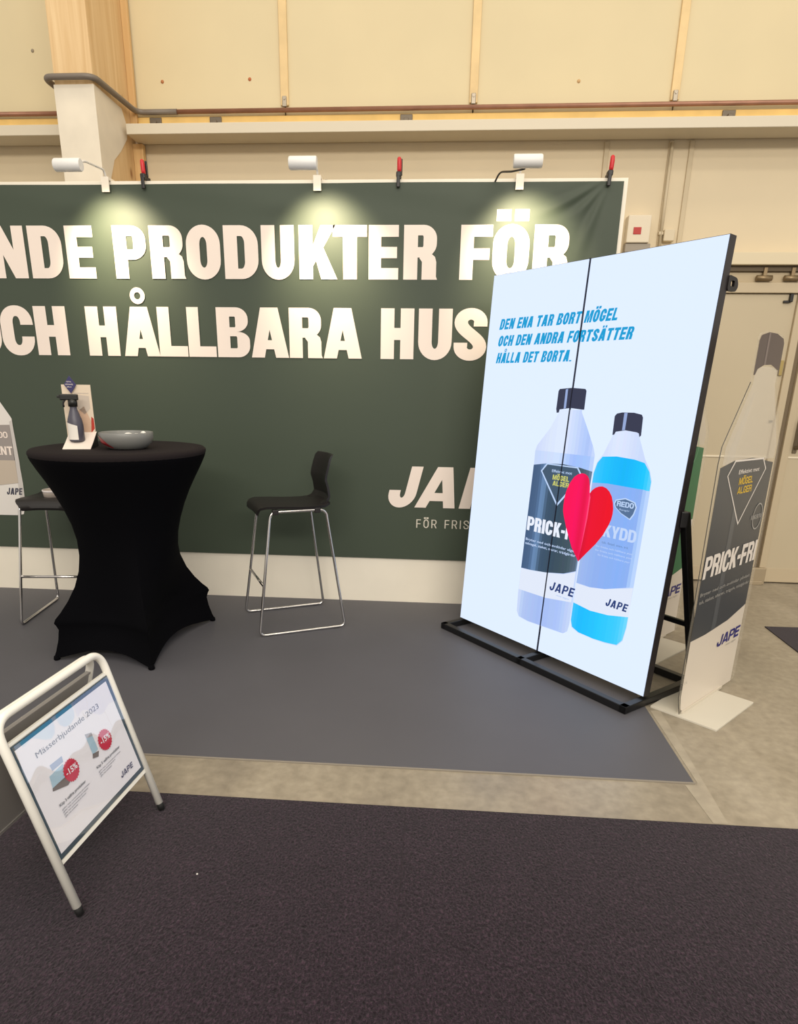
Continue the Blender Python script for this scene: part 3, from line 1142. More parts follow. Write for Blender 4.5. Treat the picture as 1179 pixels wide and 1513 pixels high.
prism(bm, [(.075, 0), (.075, .075), (-.018, .030), (-.085, .002), (-.085, 0)], lambda u, v, d: Vector((d, u, v)), -.066, .066)
o = obj('base_tray', bm, CARDW, t)
bm = bmesh.new()
prism(bm, [(.075, .001), (.075, .074), (-.018, .030), (-.084, .001)], lambda u, v, d: Vector((d, u, v)), .0662, .0672)
obj('side_flap', bm, BLACKPL, o)['label'] = 'black side of the tray'
bm = bmesh.new()
prism(bm, [(-.030, .262), (-.001, .305), (-.030, .348), (-.059, .305)], lambda u, v, d: Vector((u, d, v)), .058, .0595)
o = obj('diamond_topper', bm, mat('navy card', (46, 42, 92), .5), t)
A = Art(lambda u, v, d: Vector((u, .0578 - d, v)))
A.text('TESTA', -.047, -.023, .316, .006, CARDW, 0)
A.text('VINNARE', -.054, -.016, .303, .007, CARDW, 0)
A.text('SPRAY', -.047, -.023, .291, .006, CARDW, 0)
A.build('print', o)

t = thing('spray_bottle', 'grey and white spray bottle with black trigger standing in the counter display', 'bottle', (-1.795, 3.262, TT + .034), math.radians(14))
t.scale = (1.28, 1.2, 1.06)
bm = bmesh.new()
for (z0, w0, y0), (z1, w1, y1) in zip([(0, .026, 0), (.05, .028, 0), (.09, .026, 0), (.125, .019, .0), (.15, .013, .0)], [(.05, .028, 0), (.09, .026, 0), (.125, .019, 0), (.15, .013, .0), (.158, .013, .0)]):
    pass
lathe(bm, [(0, 0), (.026, 0), (.029, .006), (.029, .075), (.026, .10), (.018, .13), (.013, .148), (.013, .16), (0, .16)], 28)
o = auto_smooth(obj('body', bm, mat('spray bottle grey', (74, 72, 84), .4), t), 50)
bm = bmesh.new()
n = 14
va, vb = [], []
for k in range(n + 1):
    a = math.radians(-185 + 120 * k / n)
    va.append(bm.verts.new((.0294 * math.cos(a), .0294 * math.sin(a), .008)))
    vb.append(bm.verts.new((.0294 * math.cos(a), .0294 * math.sin(a), .072 + .022 * (1 - k / n))))
for k in range(n):
    bm.faces.new((va[k], va[k + 1], vb[k + 1], vb[k]))
obj('label_wrap', bm, mat('spray label white', (226, 220, 212), .5), o)
bm = bmesh.new()
lathe(bm, [(0, .158), (.017, .158), (.017, .182), (.013, .19), (0, .192)], 20)
box(bm, (-.045, -.011, .186), (.022, .011, .214), .005)
box(bm, (-.054, -.006, .196), (-.044, .006, .208), .002)
tube(bm, fillet([(-.026, 0, .19), (-.036, 0, .172), (-.034, 0, .155)], .01), .004, 8)
obj('trigger_head', bm, mat('spray head black', (26, 26, 24), .4), t)

t = thing('bowl', 'grey bowl with a red patch on its side, on the black table', 'bowl', (-1.545, 3.28, TT))
bm = bmesh.new()
BS = .93
lathe(bm, [(q * BS, z) for q, z in [(0, 0.0), (.085, 0.0), (.10, .006), (.128, .03), (.138, .055), (.139, .078), (.136, .082), (.132, .078), (.130, .055), (.118, .03), (.09, .012), (0, .012)]], 56)
o = auto_smooth(obj('shell', bm, mat('grey glazed bowl', (124, 124, 121), .4), t), 60)
bm = bmesh.new()
rf = lambda z: BS * (.0995 + (.1275 - .0995) * (z - .006) / .024 if z < .03 else .1285 + .0095 * (z - .03) / .025) + .0015
gp = []
for k in range(11):
    u = k / 10
    a = math.radians(208 + 46 * u)
    z0, z1 = .022 * (1 - u) + .007, .068 - .056 * u ** 2.2
    gp.append([bm.verts.new((rf(z) * math.cos(a), rf(z) * math.sin(a), z)) for z in [z0 + (max(z1, z0 + .002) - z0) * q / 8 for q in range(9)]])
for k in range(10):
    for q in range(8):
        bm.faces.new((gp[k][q], gp[k + 1][q], gp[k + 1][q + 1], gp[k][q + 1]))
obj('red_patch', bm, mat('red print on bowl', (150, 28, 36), .4), t)
for k, (x, y, r) in enumerate(((.07, -.03, .2), (.035, -.05, 1.1), (.08, .02, 2.0))):
    bm = bmesh.new()
    vs = bmesh.ops.create_icosphere(bm, subdivisions=2, radius=1)['verts']
    for v in vs:
        v.co = Vector((v.co.x * .024, v.co.y * .014, v.co.z * .011))
    for s in (-1, 1):
        prism(bm, [(s * .02, -.003), (s * .036, -.011), (s * .036, .011), (s * .02, .003)], lambda u, v, d: Vector((u, v, d)), -.002, .002)
    o = obj('wrapped_sweet', bm, mat('white sweet wrapper', (232, 230, 224), .35), None, True, (-1.545 + x, 3.28 + y, TT + .068 + .004 * k))
    o.rotation_euler = (.1, .1, r)
    tag(o, ['white wrapped sweet at the right rim of the grey bowl', 'white wrapped sweet lying at the front of the grey bowl', 'white wrapped sweet towards the back of the grey bowl', 'white wrapped sweet low down in the middle of the grey bowl', 'white wrapped sweet low down at the left in the grey bowl'][k], 'sweet', 'sweets in the grey bowl')


# ================================================================== STOOLS
def make_stool(label):
    """local frame: x runs from the seat front (-) to the back (+), y across"""
    t = thing('bar_stool', label, 'stool', (0, 0, 0), 0, 'black bar stools with chrome sled frames')
    for s in (-1, 1):
        bm = bmesh.new()
        yb, yt = .2275 * s, .175 * s
        pts = fillet([(-.258, yb, .0125), (-.158, yt, .722), (.165, yt, .722), (.262, yb, .0125)], [.035, .04, .04, .035], 7, True)
        tube(bm, pts, .0085, 10, True)
        sl = obj('sled_leg', bm, CHROME, t, True)
        bm = bmesh.new()
        bm.free()
        for x in (-.205, .205):
            bm = bmesh.new()
            box(bm, (x - .018, yb - .009, .0042), (x + .018, yb + .009, .0085), .002)
            obj('glide', bm, BLACKPL, sl)
        for x in (-.13, .115):
            bm = bmesh.new()
            box(bm, (x - .018, yt - .012, .705), (x + .018, yt + .012, .735), .004)
            obj('bracket', bm, BLACKPL, sl)
    bm = bmesh.new()
    f = .30
    k = (f - .0125) / .7095
    xx, yy = -.258 + .1 * k, .2275 - .0525 * k
    tube(bm, [(xx, -yy, f), (xx, yy, f)], .008, 10)
    obj('footrest', bm, CHROME, t, True)
    # seat pan
    bm = bmesh.new()
    prof = [(-.232, -.035), (-.228, -.012), (-.212, .004), (-.18, .012), (-.10, .010), (0, .004), (.10, .002), (.16, .006), (.195, .018)]
    NYs = 16
    top, bot = [], []
    for i, (x, z) in enumerate(prof):
        ra, rb = [], []
        for j in range(NYs + 1):
            v = -1 + 2 * j / NYs
            w = .187 - (.045 if i == 0 else .032 if i == 1 else .016 if i == 2 else .004 if i == 3 else 0) - (.02 if i == len(prof) - 1 else 0)
            zz = .748 + z - .012 * abs(v) ** 3 + (.006 * abs(v) ** 6)
            ra.append(bm.verts.new((x, v * w, zz)))
            rb.append(bm.verts.new((x + (.012 if i < 2 else 0), v * (w - .004), zz - .014)))
        top.append(ra)
        bot.append(rb)
    NP = len(prof)
    for i in range(NP - 1):
        for j in range(NYs):
            bm.faces.new((top[i][j], top[i + 1][j], top[i + 1][j + 1], top[i][j + 1]))
            bm.faces.new((bot[i][j], bot[i][j + 1], bot[i + 1][j + 1], bot[i + 1][j]))
    for i in range(NP - 1):
        bm.faces.new((top[i][0], bot[i][0], bot[i + 1][0], top[i + 1][0]))
        bm.faces.new((top[i][NYs], top[i + 1][NYs], bot[i + 1][NYs], bot[i][NYs]))
    for j in range(NYs):
        bm.faces.new((top[0][j], top[0][j + 1], bot[0][j + 1], bot[0][j]))
        bm.faces.new((top[-1][j], bot[-1][j], bot[-1][j + 1], top[-1][j + 1]))
    auto_smooth(obj('seat', bm, BLACKPL, t), 50)
    # backrest with a kink
    bm = bmesh.new()
    prof = [(.165, .752, .150), (.195, .764, .152), (.212, .79, .152), (.205, .84, .150), (.192, .885, .150), (.195, .91, .152), (.208, .96, .152), (.222, 1.005, .146), (.236, 1.022, .136)]
    fr, bk = [], []
    for x, z, w in prof:
        ra, rb = [], []
        for j in range(NYs + 1):
            v = -1 + 2 * j / NYs
            dx = -.022 * v * v
            ra.append(bm.verts.new((x + dx, v * w, z)))
            rb.append(bm.verts.new((x + dx + .013, v * (w - .002), z - (.012 if z < .77 else 0))))
        fr.append(ra)
        bk.append(rb)
    NP = len(prof)
    for i in range(NP - 1):
        for j in range(NYs):
            bm.faces.new((fr[i][j], fr[i][j + 1], fr[i + 1][j + 1], fr[i + 1][j]))
            bm.faces.new((bk[i][j], bk[i + 1][j], bk[i + 1][j + 1], bk[i][j + 1]))
        bm.faces.new((fr[i][0], fr[i + 1][0], bk[i + 1][0], bk[i][0]))
        bm.faces.new((fr[i][NYs], bk[i][NYs], bk[i + 1][NYs], fr[i + 1][NYs]))
    for j in range(NYs):
        bm.faces.new((fr[0][j], bk[0][j], bk[0][j + 1], fr[0][j + 1]))
        bm.faces.new((fr[-1][j], fr[-1][j + 1], bk[-1][j + 1], bk[-1][j]))
    auto_smooth(obj('backrest', bm, BLACKPL, t), 40)
    return t


def copy_tree(o, parent=None):
    c = o.copy()
    COL.objects.link(c)
    if parent:
        c.parent = parent
    for ch in list(o.children):
        copy_tree(ch, c)
    return c


st = make_stool('black bar stool with chrome sled legs standing alone in front of the green banner')
st.location = (-.832, 3.797, 0)
st.rotation_euler = (0, 0, math.radians(26))
st2 = copy_tree(st)
st2['label'] = 'black bar stool half hidden behind the left side of the black table'
st2.location = (-2.232, 3.79, 0)
st2.rotation_euler = (0, 0, math.radians(97))

t = thing('bowl', 'small pale bowl standing on the seat of the half hidden stool', 'bowl', (-2.215, 3.70, .752))
bm = bmesh.new()
lathe(bm, [(0, .0), (.05, .0), (.062, .008), (.066, .045), (.064, .047), (.06, .045), (.055, .012), (0, .010)], 36)
obj('shell', bm, mat('pale stoneware', (176, 164, 154), .4), t, True)
bm = bmesh.new()
lathe(bm, [(.0655, .036), (.068, .040), (.068, .046), (.0655, .048), (.063, .047)], 36)
obj('rim', bm, mat('white rim', (224, 216, 214), .4), t, True)

# ================================================================== LED DISPLAY
SW, SH, AZ, LEAN = 1.296, 1.931, -.896, .06
SA = Vector((math.cos(AZ), math.sin(AZ), 0))
SN = Vector((-math.sin(AZ), math.cos(AZ), 0))          # away from the viewer
SU = Vector((0, 0, 1)) * math.cos(LEAN) + SN * math.sin(LEAN)
SF = SA.cross(SU)                                      # out of the screen face
if SF.y > 0:
    SF = -SF
SB = Vector((.204, 3.828, 0))
scr = thing('led_display', 'tall leaning LED screen of two panels showing two bottles and a red heart', 'screen', tuple(SB))
sp = lambda u, v, off=0.0: SA * u + SU * v + SF * off + Vector((0, 0, .05))
fl = lambda u, n, z: SA * u + SN * n + Vector((0, 0, z))
HOUSE = mat('dark screen housing', (40, 36, 38), .45)
for u0, u1 in ((0, .638), (.6415, SW)):
    bm = bmesh.new()
    prism(bm, [(u0, 0), (u1, 0), (u1, SH), (u0, SH)], sp, -.002, -.045)
    p_ = obj('led_panel', bm, HOUSE, scr)
    bm = bmesh.new()
    prism(bm, [(u0 + .12, .3), (u1 - .12, .3), (u1 - .12, 1.3), (u0 + .12, 1.3)], sp, -.045, -.075)
    obj('service_box', bm, BLACKMET, p_)
EW = emit('screen white', (219, 233, 255), 1.07)
EC = emit('screen cyan text', (14, 158, 214))
ECAP = emit('screen cap', (52, 56, 78))
ECAP2 = emit('screen cap highlight', (150, 170, 215))
EB1 = emit('screen bottle pale', (205, 220, 250))
EB2 = emit('screen bottle blue', (168, 194, 246))
EB3 = emit('screen bottle liquid', (172, 196, 246))
ELD = emit('screen label slate', (66, 88, 110))
ELD2 = emit('screen label slate highlight', (98, 128, 170))
ELL = emit('screen label light', (146, 180, 240))
ELL2 = emit('screen label edge', (178, 204, 250))
EBAND = emit('screen label white', (226, 234, 250))
ECY = emit('screen cyan liquid', (0, 190, 252))
ECY2 = emit('screen cyan liquid light', (70, 206, 255))
ENAVY = emit('screen navy', (38, 62, 122))
EYEL = emit('screen yellow', (206, 208, 110))
EPALE = emit('screen pale line', (190, 214, 250))
EWHT = emit('screen white letter', (236, 242, 255))
ER1 = emit('screen red', (250, 0, 74))
ER2 = emit('screen dark red', (235, 0, 36))
ER3 = emit('screen pink fold', (255, 70, 120))
EBADGE = emit('screen badge', (84, 112, 150))
ETXT = emit('screen soft text', (196, 216, 250))
A = Art(sp, .0004)
for u0, u1 in ((.002, .637), (.6425, SW - .002)):
    A.poly([(u0, .002), (u1, .002), (u1, SH - .002), (u0, SH - .002)], EW, 0)
# headline of the advert
A.line('DEN ENA TAR BORT MÖGEL', .083, .845, 1.653, .053, EC, 2, .27, .215, .09, .38, .22)
A.line('OCH DEN ANDRA FORTSÄTTER', .083, .938, 1.569, .053, EC, 2, .27, .215, .09, .38, .22)
A.line('HÅLLA DET BORTA.', .083, .616, 1.483, .053, EC, 2, .27, .215, .09, .38, .22)
# left bottle
BL = [(.566, 1.26), (.566, 1.235), (.527, 1.165), (.455, 1.075), (.446, 1.045), (.449, .975), (.45, .58), (.449, .274), (.456, .175), (.475, .148), (.545, .139), (.64, .142), (.79, .150), (.815, .168), (.822, .21), (.822, .55), (.825, .98), (.824, 1.058), (.812, 1.088), (.758, 1.178), (.712, 1.25), (.712, 1.26)]
A.shade(BL, [(.446, (204, 218, 250)), (.52, (216, 229, 253)), (.62, (224, 236, 255)), (.72, (190, 209, 252)), (.78, (172, 198, 250)), (.825, (205, 221, 252))], 1)
A.shade([(.448, 1.05), (.822, 1.05), (.822, .97), (.449, .97)], [(.448, (196, 214, 250)), (.60, (210, 226, 254)), (.70, (160, 192, 252)), (.79, (168, 198, 252)), (.822, (196, 214, 250))], 2)
A.shade([(.452, .30), (.646, .302), (.815, .324), (.820, .21), (.815, .172), (.79, .153), (.64, .145), (.545, .142), (.477, .150), (.458, .177)],
        [(.452, (206, 220, 250)), (.50, (176, 198, 244)), (.60, (166, 190, 244)), (.74, (172, 196, 248)), (.82, (198, 215, 250))], 2)
A.poly([(.449, .975), (.537, .991), (.644, .997), (.747, .991), (.824, .98), (.815, .487), (.74, .457), (.623, .435), (.519, .424), (.45, .421)], ELD, 3)
A.shade([(.449, .975), (.537, .991), (.644, .997), (.747, .991), (.824, .98), (.815, .487), (.74, .457), (.623, .435), (.519, .424), (.45, .421)], [(.449, (66, 92, 126)), (.50, (72, 100, 138)), (.535, (112, 146, 190)), (.57, (60, 84, 110)), (.66, (54, 76, 92)), (.75, (64, 84, 96)), (.80, (84, 104, 122)), (.825, (110, 134, 166))], 4, 22)
A.poly([(.451, .418), (.519, .421), (.623, .432), (.74, .454), (.814, .483), (.814, .324), (.646, .302), (.451, .300)], EBAND, 3)
DIA = [(.537, .992), (.503, .95), (.638, .785), (.772, .95), (.738, .992)]
DI2 = [(.543, .986), (.513, .950), (.638, .800), (.762, .95), (.733, .986)]
A.poly(DIA, EPALE, 5)
A.poly(DI2, ELD, 6)
A.text('Effektivt mot', .578, .707, .952, .014, EPALE, 7, bold=.01)
A.line('MÖGEL', .588, .694, .915, .025, EYEL, 7, .26, .2, .1)
A.line('ALGER', .593, .697, .886, .024, EYEL, 7, .26, .2, .1)
A.line('PRICK-FRI', .456, .835, .632, .074, EWHT, 7, .26, .2, .06)
A.text('Bryter ned och avdödar alger', .459, .80, .578, .013, ETXT, 7, bold=.015)
A.text('taktegel, staket, murar, trädgårdar', .458, .80, .556, .013, ETXT, 7, bold=.015)
A.line('JAPE', .662, .828, .352, .047, ENAVY, 7, .24, .2, .16, .3, .2)
A.text('mot alger', .715, .80, .332, .008, ELL, 7)
# cap of the left bottle
A.poly([(.553, 1.345), (.56, 1.355), (.635, 1.361), (.716, 1.357), (.724, 1.348), (.726, 1.262), (.711, 1.262), (.642, 1.267), (.575, 1.258), (.572, 1.243), (.559, 1.241), (.553, 1.26)], ECAP, 8)
A.poly([(.598, 1.353), (.612, 1.356), (.614, 1.266), (.60, 1.262)], ECAP2, 9)
# right bottle
BR = [(.914, 1.18), (.911, 1.157), (.874, 1.068), (.846, 1.028), (.834, .975), (.832, .6), (.826, .3), (.828, .235), (.84, .200), (.885, .183), (.978, .179), (1.048, .183), (1.115, .193), (1.141, .225), (1.150, .294), (1.150, .6), (1.148, .975), (1.13, 1.02), (1.099, 1.062), (1.050, 1.158), (1.047, 1.18)]
A.shade(BR, [(.826, (206, 220, 252)), (.95, (222, 232, 255)), (1.06, (206, 220, 252)), (1.15, (196, 214, 250))], 10)
A.shade([(.872, 1.055), (.949, 1.063), (1.046, 1.058), (1.099, 1.048), (1.13, 1.012), (1.146, .970), (1.146, .93), (.835, .93), (.836, .975), (.848, 1.024)], [(.835, (66, 198, 255)), (.90, (20, 192, 254)), (1.0, (0, 182, 250)), (1.10, (10, 196, 255)), (1.146, (96, 214, 255))], 11)
A.shade([(.83, .329), (.935, .316), (1.039, .323), (1.149, .346), (1.148, .294), (1.139, .228), (1.113, .196), (1.048, .187), (.978, .183), (.886, .187), (.843, .203), (.831, .236)], [(.83, (60, 198, 255)), (.88, (18, 188, 254)), (1.0, (34, 200, 255)), (1.10, (60, 206, 255)), (1.15, (120, 218, 255))], 11)
A.poly([(.835, .93), (.924, .936), (1.123, .932), (1.148, .925), (1.148, .49), (.999, .443), (.914, .430), (.83, .432)], ELL, 11)
A.shade([(.835, .93), (.924, .936), (1.123, .932), (1.148, .925), (1.148, .49), (.999, .443), (.914, .430), (.83, .432)], [(.83, (160, 186, 238)), (.93, (144, 178, 240)), (1.05, (136, 176, 246)), (1.11, (140, 178, 242)), (1.125, (172, 204, 252)), (1.148, (196, 220, 255))], 12)
A.poly([(.83, .430), (.914, .428), (.999, .441), (1.149, .486), (1.151, .346), (1.039, .323), (.935, .316), (.83, .329)], EBAND, 12)
BAD = [(.982, .87), (1.032, .884), (1.086, .872), (1.098, .85), (1.090, .815), (1.074, .789), (1.02, .81), (.984, .835), (.975, .852)]
A.poly(BAD, EPALE, 13)
A.poly([(1.035 + (x - 1.035) * .9, .838 + (y - .838) * .88) for x, y in BAD], EBADGE, 14)
A.line('REDO', .992, 1.082, .842, .024, EPALE, 15, .26, .2, .08)
A.text('Rengör', 1.01, 1.065, .825, .008, EPALE, 15)
A.line('SKYDD', .895, 1.121, .690, .057, ETXT, 15, .25, .2, .06)
A.text('tak, fasad, sten, trä', .942, 1.088, .657, .011, ELD2, 15)
for k, (a_, b_) in enumerate(((.912, 1.119), (.912, 1.119), (.93, 1.11))):
    A.text('för friska och hållbara ytor', a_, b_, .634 - .02 * k, .009, ETXT, 15)
A.line('JAPE', 1.016, 1.142, .366, .038, ENAVY, 15, .24, .2, .16, .3, .2)
A.poly([(.906, 1.24), (.916, 1.252), (.944, 1.258), (1.006, 1.259), (1.046, 1.252), (1.054, 1.24), (1.059, 1.164), (1.052, 1.156), (1.046, 1.172), (1.034, 1.176), (.975, 1.181), (.925, 1.172), (.918, 1.158), (.909, 1.157)], ECAP, 16)
A.poly([(.955, 1.256), (.972, 1.257), (.972, 1.182), (.957, 1.18)], ECAP2, 17)
# folded paper heart
HL = [(.836, .80), (.836, .86), (.830, .905), (.818, .945), (.807, .958), (.79, .966), (.77, .967), (.748, .959), (.728, .945), (.708, .915), (.693, .879), (.686, .845), (.685, .80), (.688, .77), (.697, .745), (.722, .691), (.772, .601), (.825, .54), (.831, .66)]
HR = [(.832, .80), (.833, .878), (.845, .895), (.86, .908), (.88, .917), (.901, .920), (.924, .914), (.943, .901), (.960, .88), (.971, .853), (.978, .825), (.979, .80), (.976, .775), (.968, .750), (.944, .695), (.91, .644), (.866, .591), (.825, .54), (.829, .66)]
A.shade(HR, [(.825, (214, 0, 50)), (.86, (236, 0, 44)), (.979, (240, 0, 30))], 20)
A.shade(HL, [(.685, (255, 0, 84)), (.77, (250, 0, 92)), (.81, (232, 0, 70)), (.836, (255, 30, 96))], 21)
A.poly([(.828, .58), (.834, .76), (.834, .88), (.842, .86), (.842, .76)], ER3, 22)
A.build('screen_image', scr)
bm = bmesh.new()
prism(bm, [(.6383, 0), (.6398, 0), (.6413, SH), (.6398, SH)], sp, .0095, -.02)
obj('panel_seam', bm, mat('seam black', (20, 22, 40), .6), scr)
# stand: base frame on the floor, braces behind
bm = bmesh.new()
H = .036


def bar(bm, p, q, w=.036, h=.036):
    p, q = Vector(p), Vector(q)
    d = (q - p)
    L_ = d.length
    d.normalize()
    up = Vector((0, 0, 1)) if abs(d.z) < .9 else SN
    s = d.cross(up).normalized()
    up = s.cross(d)
    M = Matrix((s, d, up)).transposed().to_4x4()
    M.translation = (p + q) / 2
    box(bm, (-w / 2, -L_ / 2, -h / 2), (w / 2, L_ / 2, h / 2), .003, 0, M)


zc = .0045 + .018
bar(bm, fl(-.01, -.125, zc), fl(SW + .01, -.125, zc))
for u in (.008, .64, SW - .008):
    bar(bm, fl(u, -.143, zc), fl(u, .41, zc))
bar(bm, fl(-.01, .395, zc), fl(SW + .01, .395, zc))
obj('base_frame', bm, BLACKMET, scr)
for u in (.03, SW - .0):
    bm = bmesh.new()
    bar(bm, fl(u, .105, .90), fl(u, .40, .03), .03, .04)
    obj('brace', bm, BLACKMET, scr)
bm = bmesh.new()
bar(bm, fl(.03, .30, .345), fl(SW, .30, .345), .02, .025)
obj('cross_bar', bm, BLACKMET, scr)
for u in (.03, SW):
    bm = bmesh.new()
    box(bm, (-.016, -.022, -.035), (.016, .022, .035), .004, 0, Matrix.Translation(fl(u, .095, .875)))
    obj('hinge', bm, BLACKMET, scr)
bm = bmesh.new()
fnl = lambda u, v, d: fl(SW - .006 + d, .145 + u, 1.81 + v)
prism(bm, fillet([(0, .028, 0), (.06, .02, 0), (.075, -.008, 0), (.06, -.03, 0), (0, -.03, 0)], .012, 4, True), fnl, 0, .012, 0,
      [fillet([(.018, .010, 0), (.045, .008, 0), (.045, -.014, 0), (.018, -.012, 0)], .006, 3, True)])
obj('carry_lug', bm, BLACKPL, scr)


# ================================================================== BOTTLE STANDEES
def standee(P0, label, navy, lab_col, cap_col, green):
    d = Vector((.70011, .71403, 0))
    n = Vector((.71403, -.70011, 0))                  # towards the viewer
    t = thing('bottle_standee', label, 'standee', (P0[0], P0[1], 0), 0, 'cut-out bottle standees')
    fn = lambda u, v, off=0.0: d * u + n * off + Vector((0, 0, v))
    # base plate
    bm = bmesh.new()
    prism(bm, fillet([(-.035, -.126, 0), (-.029, .174, 0), (.381, .174, 0), (.375, -.126, 0)], .004, 2, True), lambda u, v, z: fn(u, z, v), .0006, .008)
    obj('base_plate', bm, mat('white plate steel', (206, 200, 186), .4), t)
    bm = bmesh.new()
    prism(bm, [(-.004, .008), (.42, .008), (.42, .03), (-.004, .03)], fn, -.012, -.0045)
    prism(bm, [(-.004, .008), (.42, .008), (.42, .02), (-.004, .02)], fn, .0035, .010)
    obj('foot_slot', bm, mat('clear slot', (205, 196, 180), .3), t)
    c = .268
    half = [(.29, .0085), (.309, .02), (.315, .10), (.315, 1.125), (.305, 1.195), (.135, 1.44), (.133, 1.60), (.118, 1.625), (.06, 1.633)]
    lft = [(c - w, z) for w, z in half]
    lft[0] = (-.012, .0085)
    lft[1] = (-.03, .05)
    out = [(c + w if i else c + .27, z) for i, (w, z) in enumerate(half)] + lft[::-1]
    bm = bmesh.new()
    prism(bm, out, fn, -.0025, .0025)
    obj('acrylic_sheet', bm, clear('clear acrylic', (214, 206, 190), .13, .06), t)
    bm = bmesh.new()
    E_ = [fn(u, v, 0) for u, v in lft[:6]]
    tube(bm, E_, .0018, 6)
    obj('cut_edge', bm, mat('grey acrylic edge', (78, 76, 70), .4), t)
    A = Art(fn, .0005)
    base = 6
    BODY = clear('printed bottle translucent', (208, 200, 186), .55, .25)
    LOW = mat('printed bottle bottom', (214, 204, 190), .35)
    body = [(-.008, 1.12), (-.006, 1.19), (.15, 1.43), (.152, 1.5), (.385, 1.5), (.386, 1.43), (.536, 1.19), (.540, 1.12)]
    A.poly(body, BODY, base)
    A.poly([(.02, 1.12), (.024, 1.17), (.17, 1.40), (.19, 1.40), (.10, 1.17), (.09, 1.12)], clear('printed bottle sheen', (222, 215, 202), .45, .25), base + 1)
    # label and white foot
    A.poly([(-.028, .365), (.114, .364), (.349, .38), (.540, .42), (.537, .012), (.02, .012), (-.012, .03), (-.03, .1)], LOW, base)
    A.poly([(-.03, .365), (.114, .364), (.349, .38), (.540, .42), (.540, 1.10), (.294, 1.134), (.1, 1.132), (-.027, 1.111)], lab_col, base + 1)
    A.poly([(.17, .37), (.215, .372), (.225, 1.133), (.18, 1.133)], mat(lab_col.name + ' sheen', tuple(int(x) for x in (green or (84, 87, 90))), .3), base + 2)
    INK = mat('standee ink white', (222, 214, 206), .4)
    GREYINK = mat('standee ink grey', (150, 148, 144), .4)
    YEL = mat('standee ink yellow', (206, 170, 36), .4)
    NAVY = mat('standee ink navy', (42, 40, 118), .4)
    D0 = [(.110, 1.134), (.053, 1.073), (.255, .845), (.466, 1.077), (.415, 1.128)]
    D1 = [(.116, 1.127), (.062, 1.073), (.255, .857), (.456, 1.077), (.410, 1.121)]
    if not green:
        A.poly(D0, INK, base + 3)
        A.poly(D1, lab_col, base + 4)
        A.text('Effektivt mot', .165, .385, 1.073, .018, INK, base + 5, bold=.01)
        A.line('MÖGEL', .184, .333, 1.026, .030, YEL, base + 5, .24, .19, .08)
        A.line('ALGER', .184, .336, .987, .030, YEL, base + 5, .24, .19, .08)
        a = arc(.47, .86, .055, .062, 0, 360, 24)[:-1]
        b_ = arc(.47, .86, .048, .055, 0, 360, 24)[:-1]
        A.poly(a, GREYINK, base + 5, [b_])
        A.line('KONCENTRAT', .395, .538, .85, .02, GREYINK, base + 5, .22, .18, .1)
        A.line('PRICK-FRI', -.022, .536, .644, .098, INK, base + 5, .26, .2, .05, .3, .05)
        A.text('Bryter ned och avdödar påväxt', -.015, .515, .566, .016, GREYINK, base + 5, bold=.015)
        A.text('tak, staket, altaner, trägolv, trädgårdar', -.015, .520, .532, .016, GREYINK, base + 5, bold=.015)
    else:
        LG = mat('standee ink pale green', (120, 170, 134), .4)
        for k in range(5):
            p = [(.30 + .03 * k + .05 * math.sin(q * .5 + k), .75 + .03 * q + .03 * k) for q in range(11)]
            for o_, h_ in stroke_strip(p, .004, .004):
                A.poly(o_, LG, base + 3)
        A.poly([(-.028, .62), (.54, .66), (.54, .70), (-.028, .66)], INK, base + 3)
    A.line('JAPE', .268, .526, .262, .055, NAVY, base + 5, .25, .2, .12, .3, .2)
    A.text('mot alger', .38, .50, .243, .010, GREYINK, base + 5)
    A.text('1 L', -.02, .006, .16, .012, GREYINK, base + 5)
    # cap
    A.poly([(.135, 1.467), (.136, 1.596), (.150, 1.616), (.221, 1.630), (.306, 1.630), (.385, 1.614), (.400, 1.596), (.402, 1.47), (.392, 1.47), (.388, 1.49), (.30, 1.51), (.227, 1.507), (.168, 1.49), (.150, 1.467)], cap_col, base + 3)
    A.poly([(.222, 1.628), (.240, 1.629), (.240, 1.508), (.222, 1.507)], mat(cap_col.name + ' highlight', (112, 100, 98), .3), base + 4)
    A.build('bottle_print', t)
    # plain white back of the print
    return t


standee((1.163, 2.751), 'cut-out bottle standee with dark grey label on a white plate, right of the screen', True,
        mat('standee slate label', (66, 69, 72), .32), mat('standee cap brown', (72, 60, 60), .3), None)
standee((1.125, 3.455), 'cut-out bottle standee with a green label, mostly hidden behind the tall screen', True,
        mat('standee green label', (28, 106, 66), .32), mat('standee cap green', (34, 58, 44), .3), (40, 118, 76))

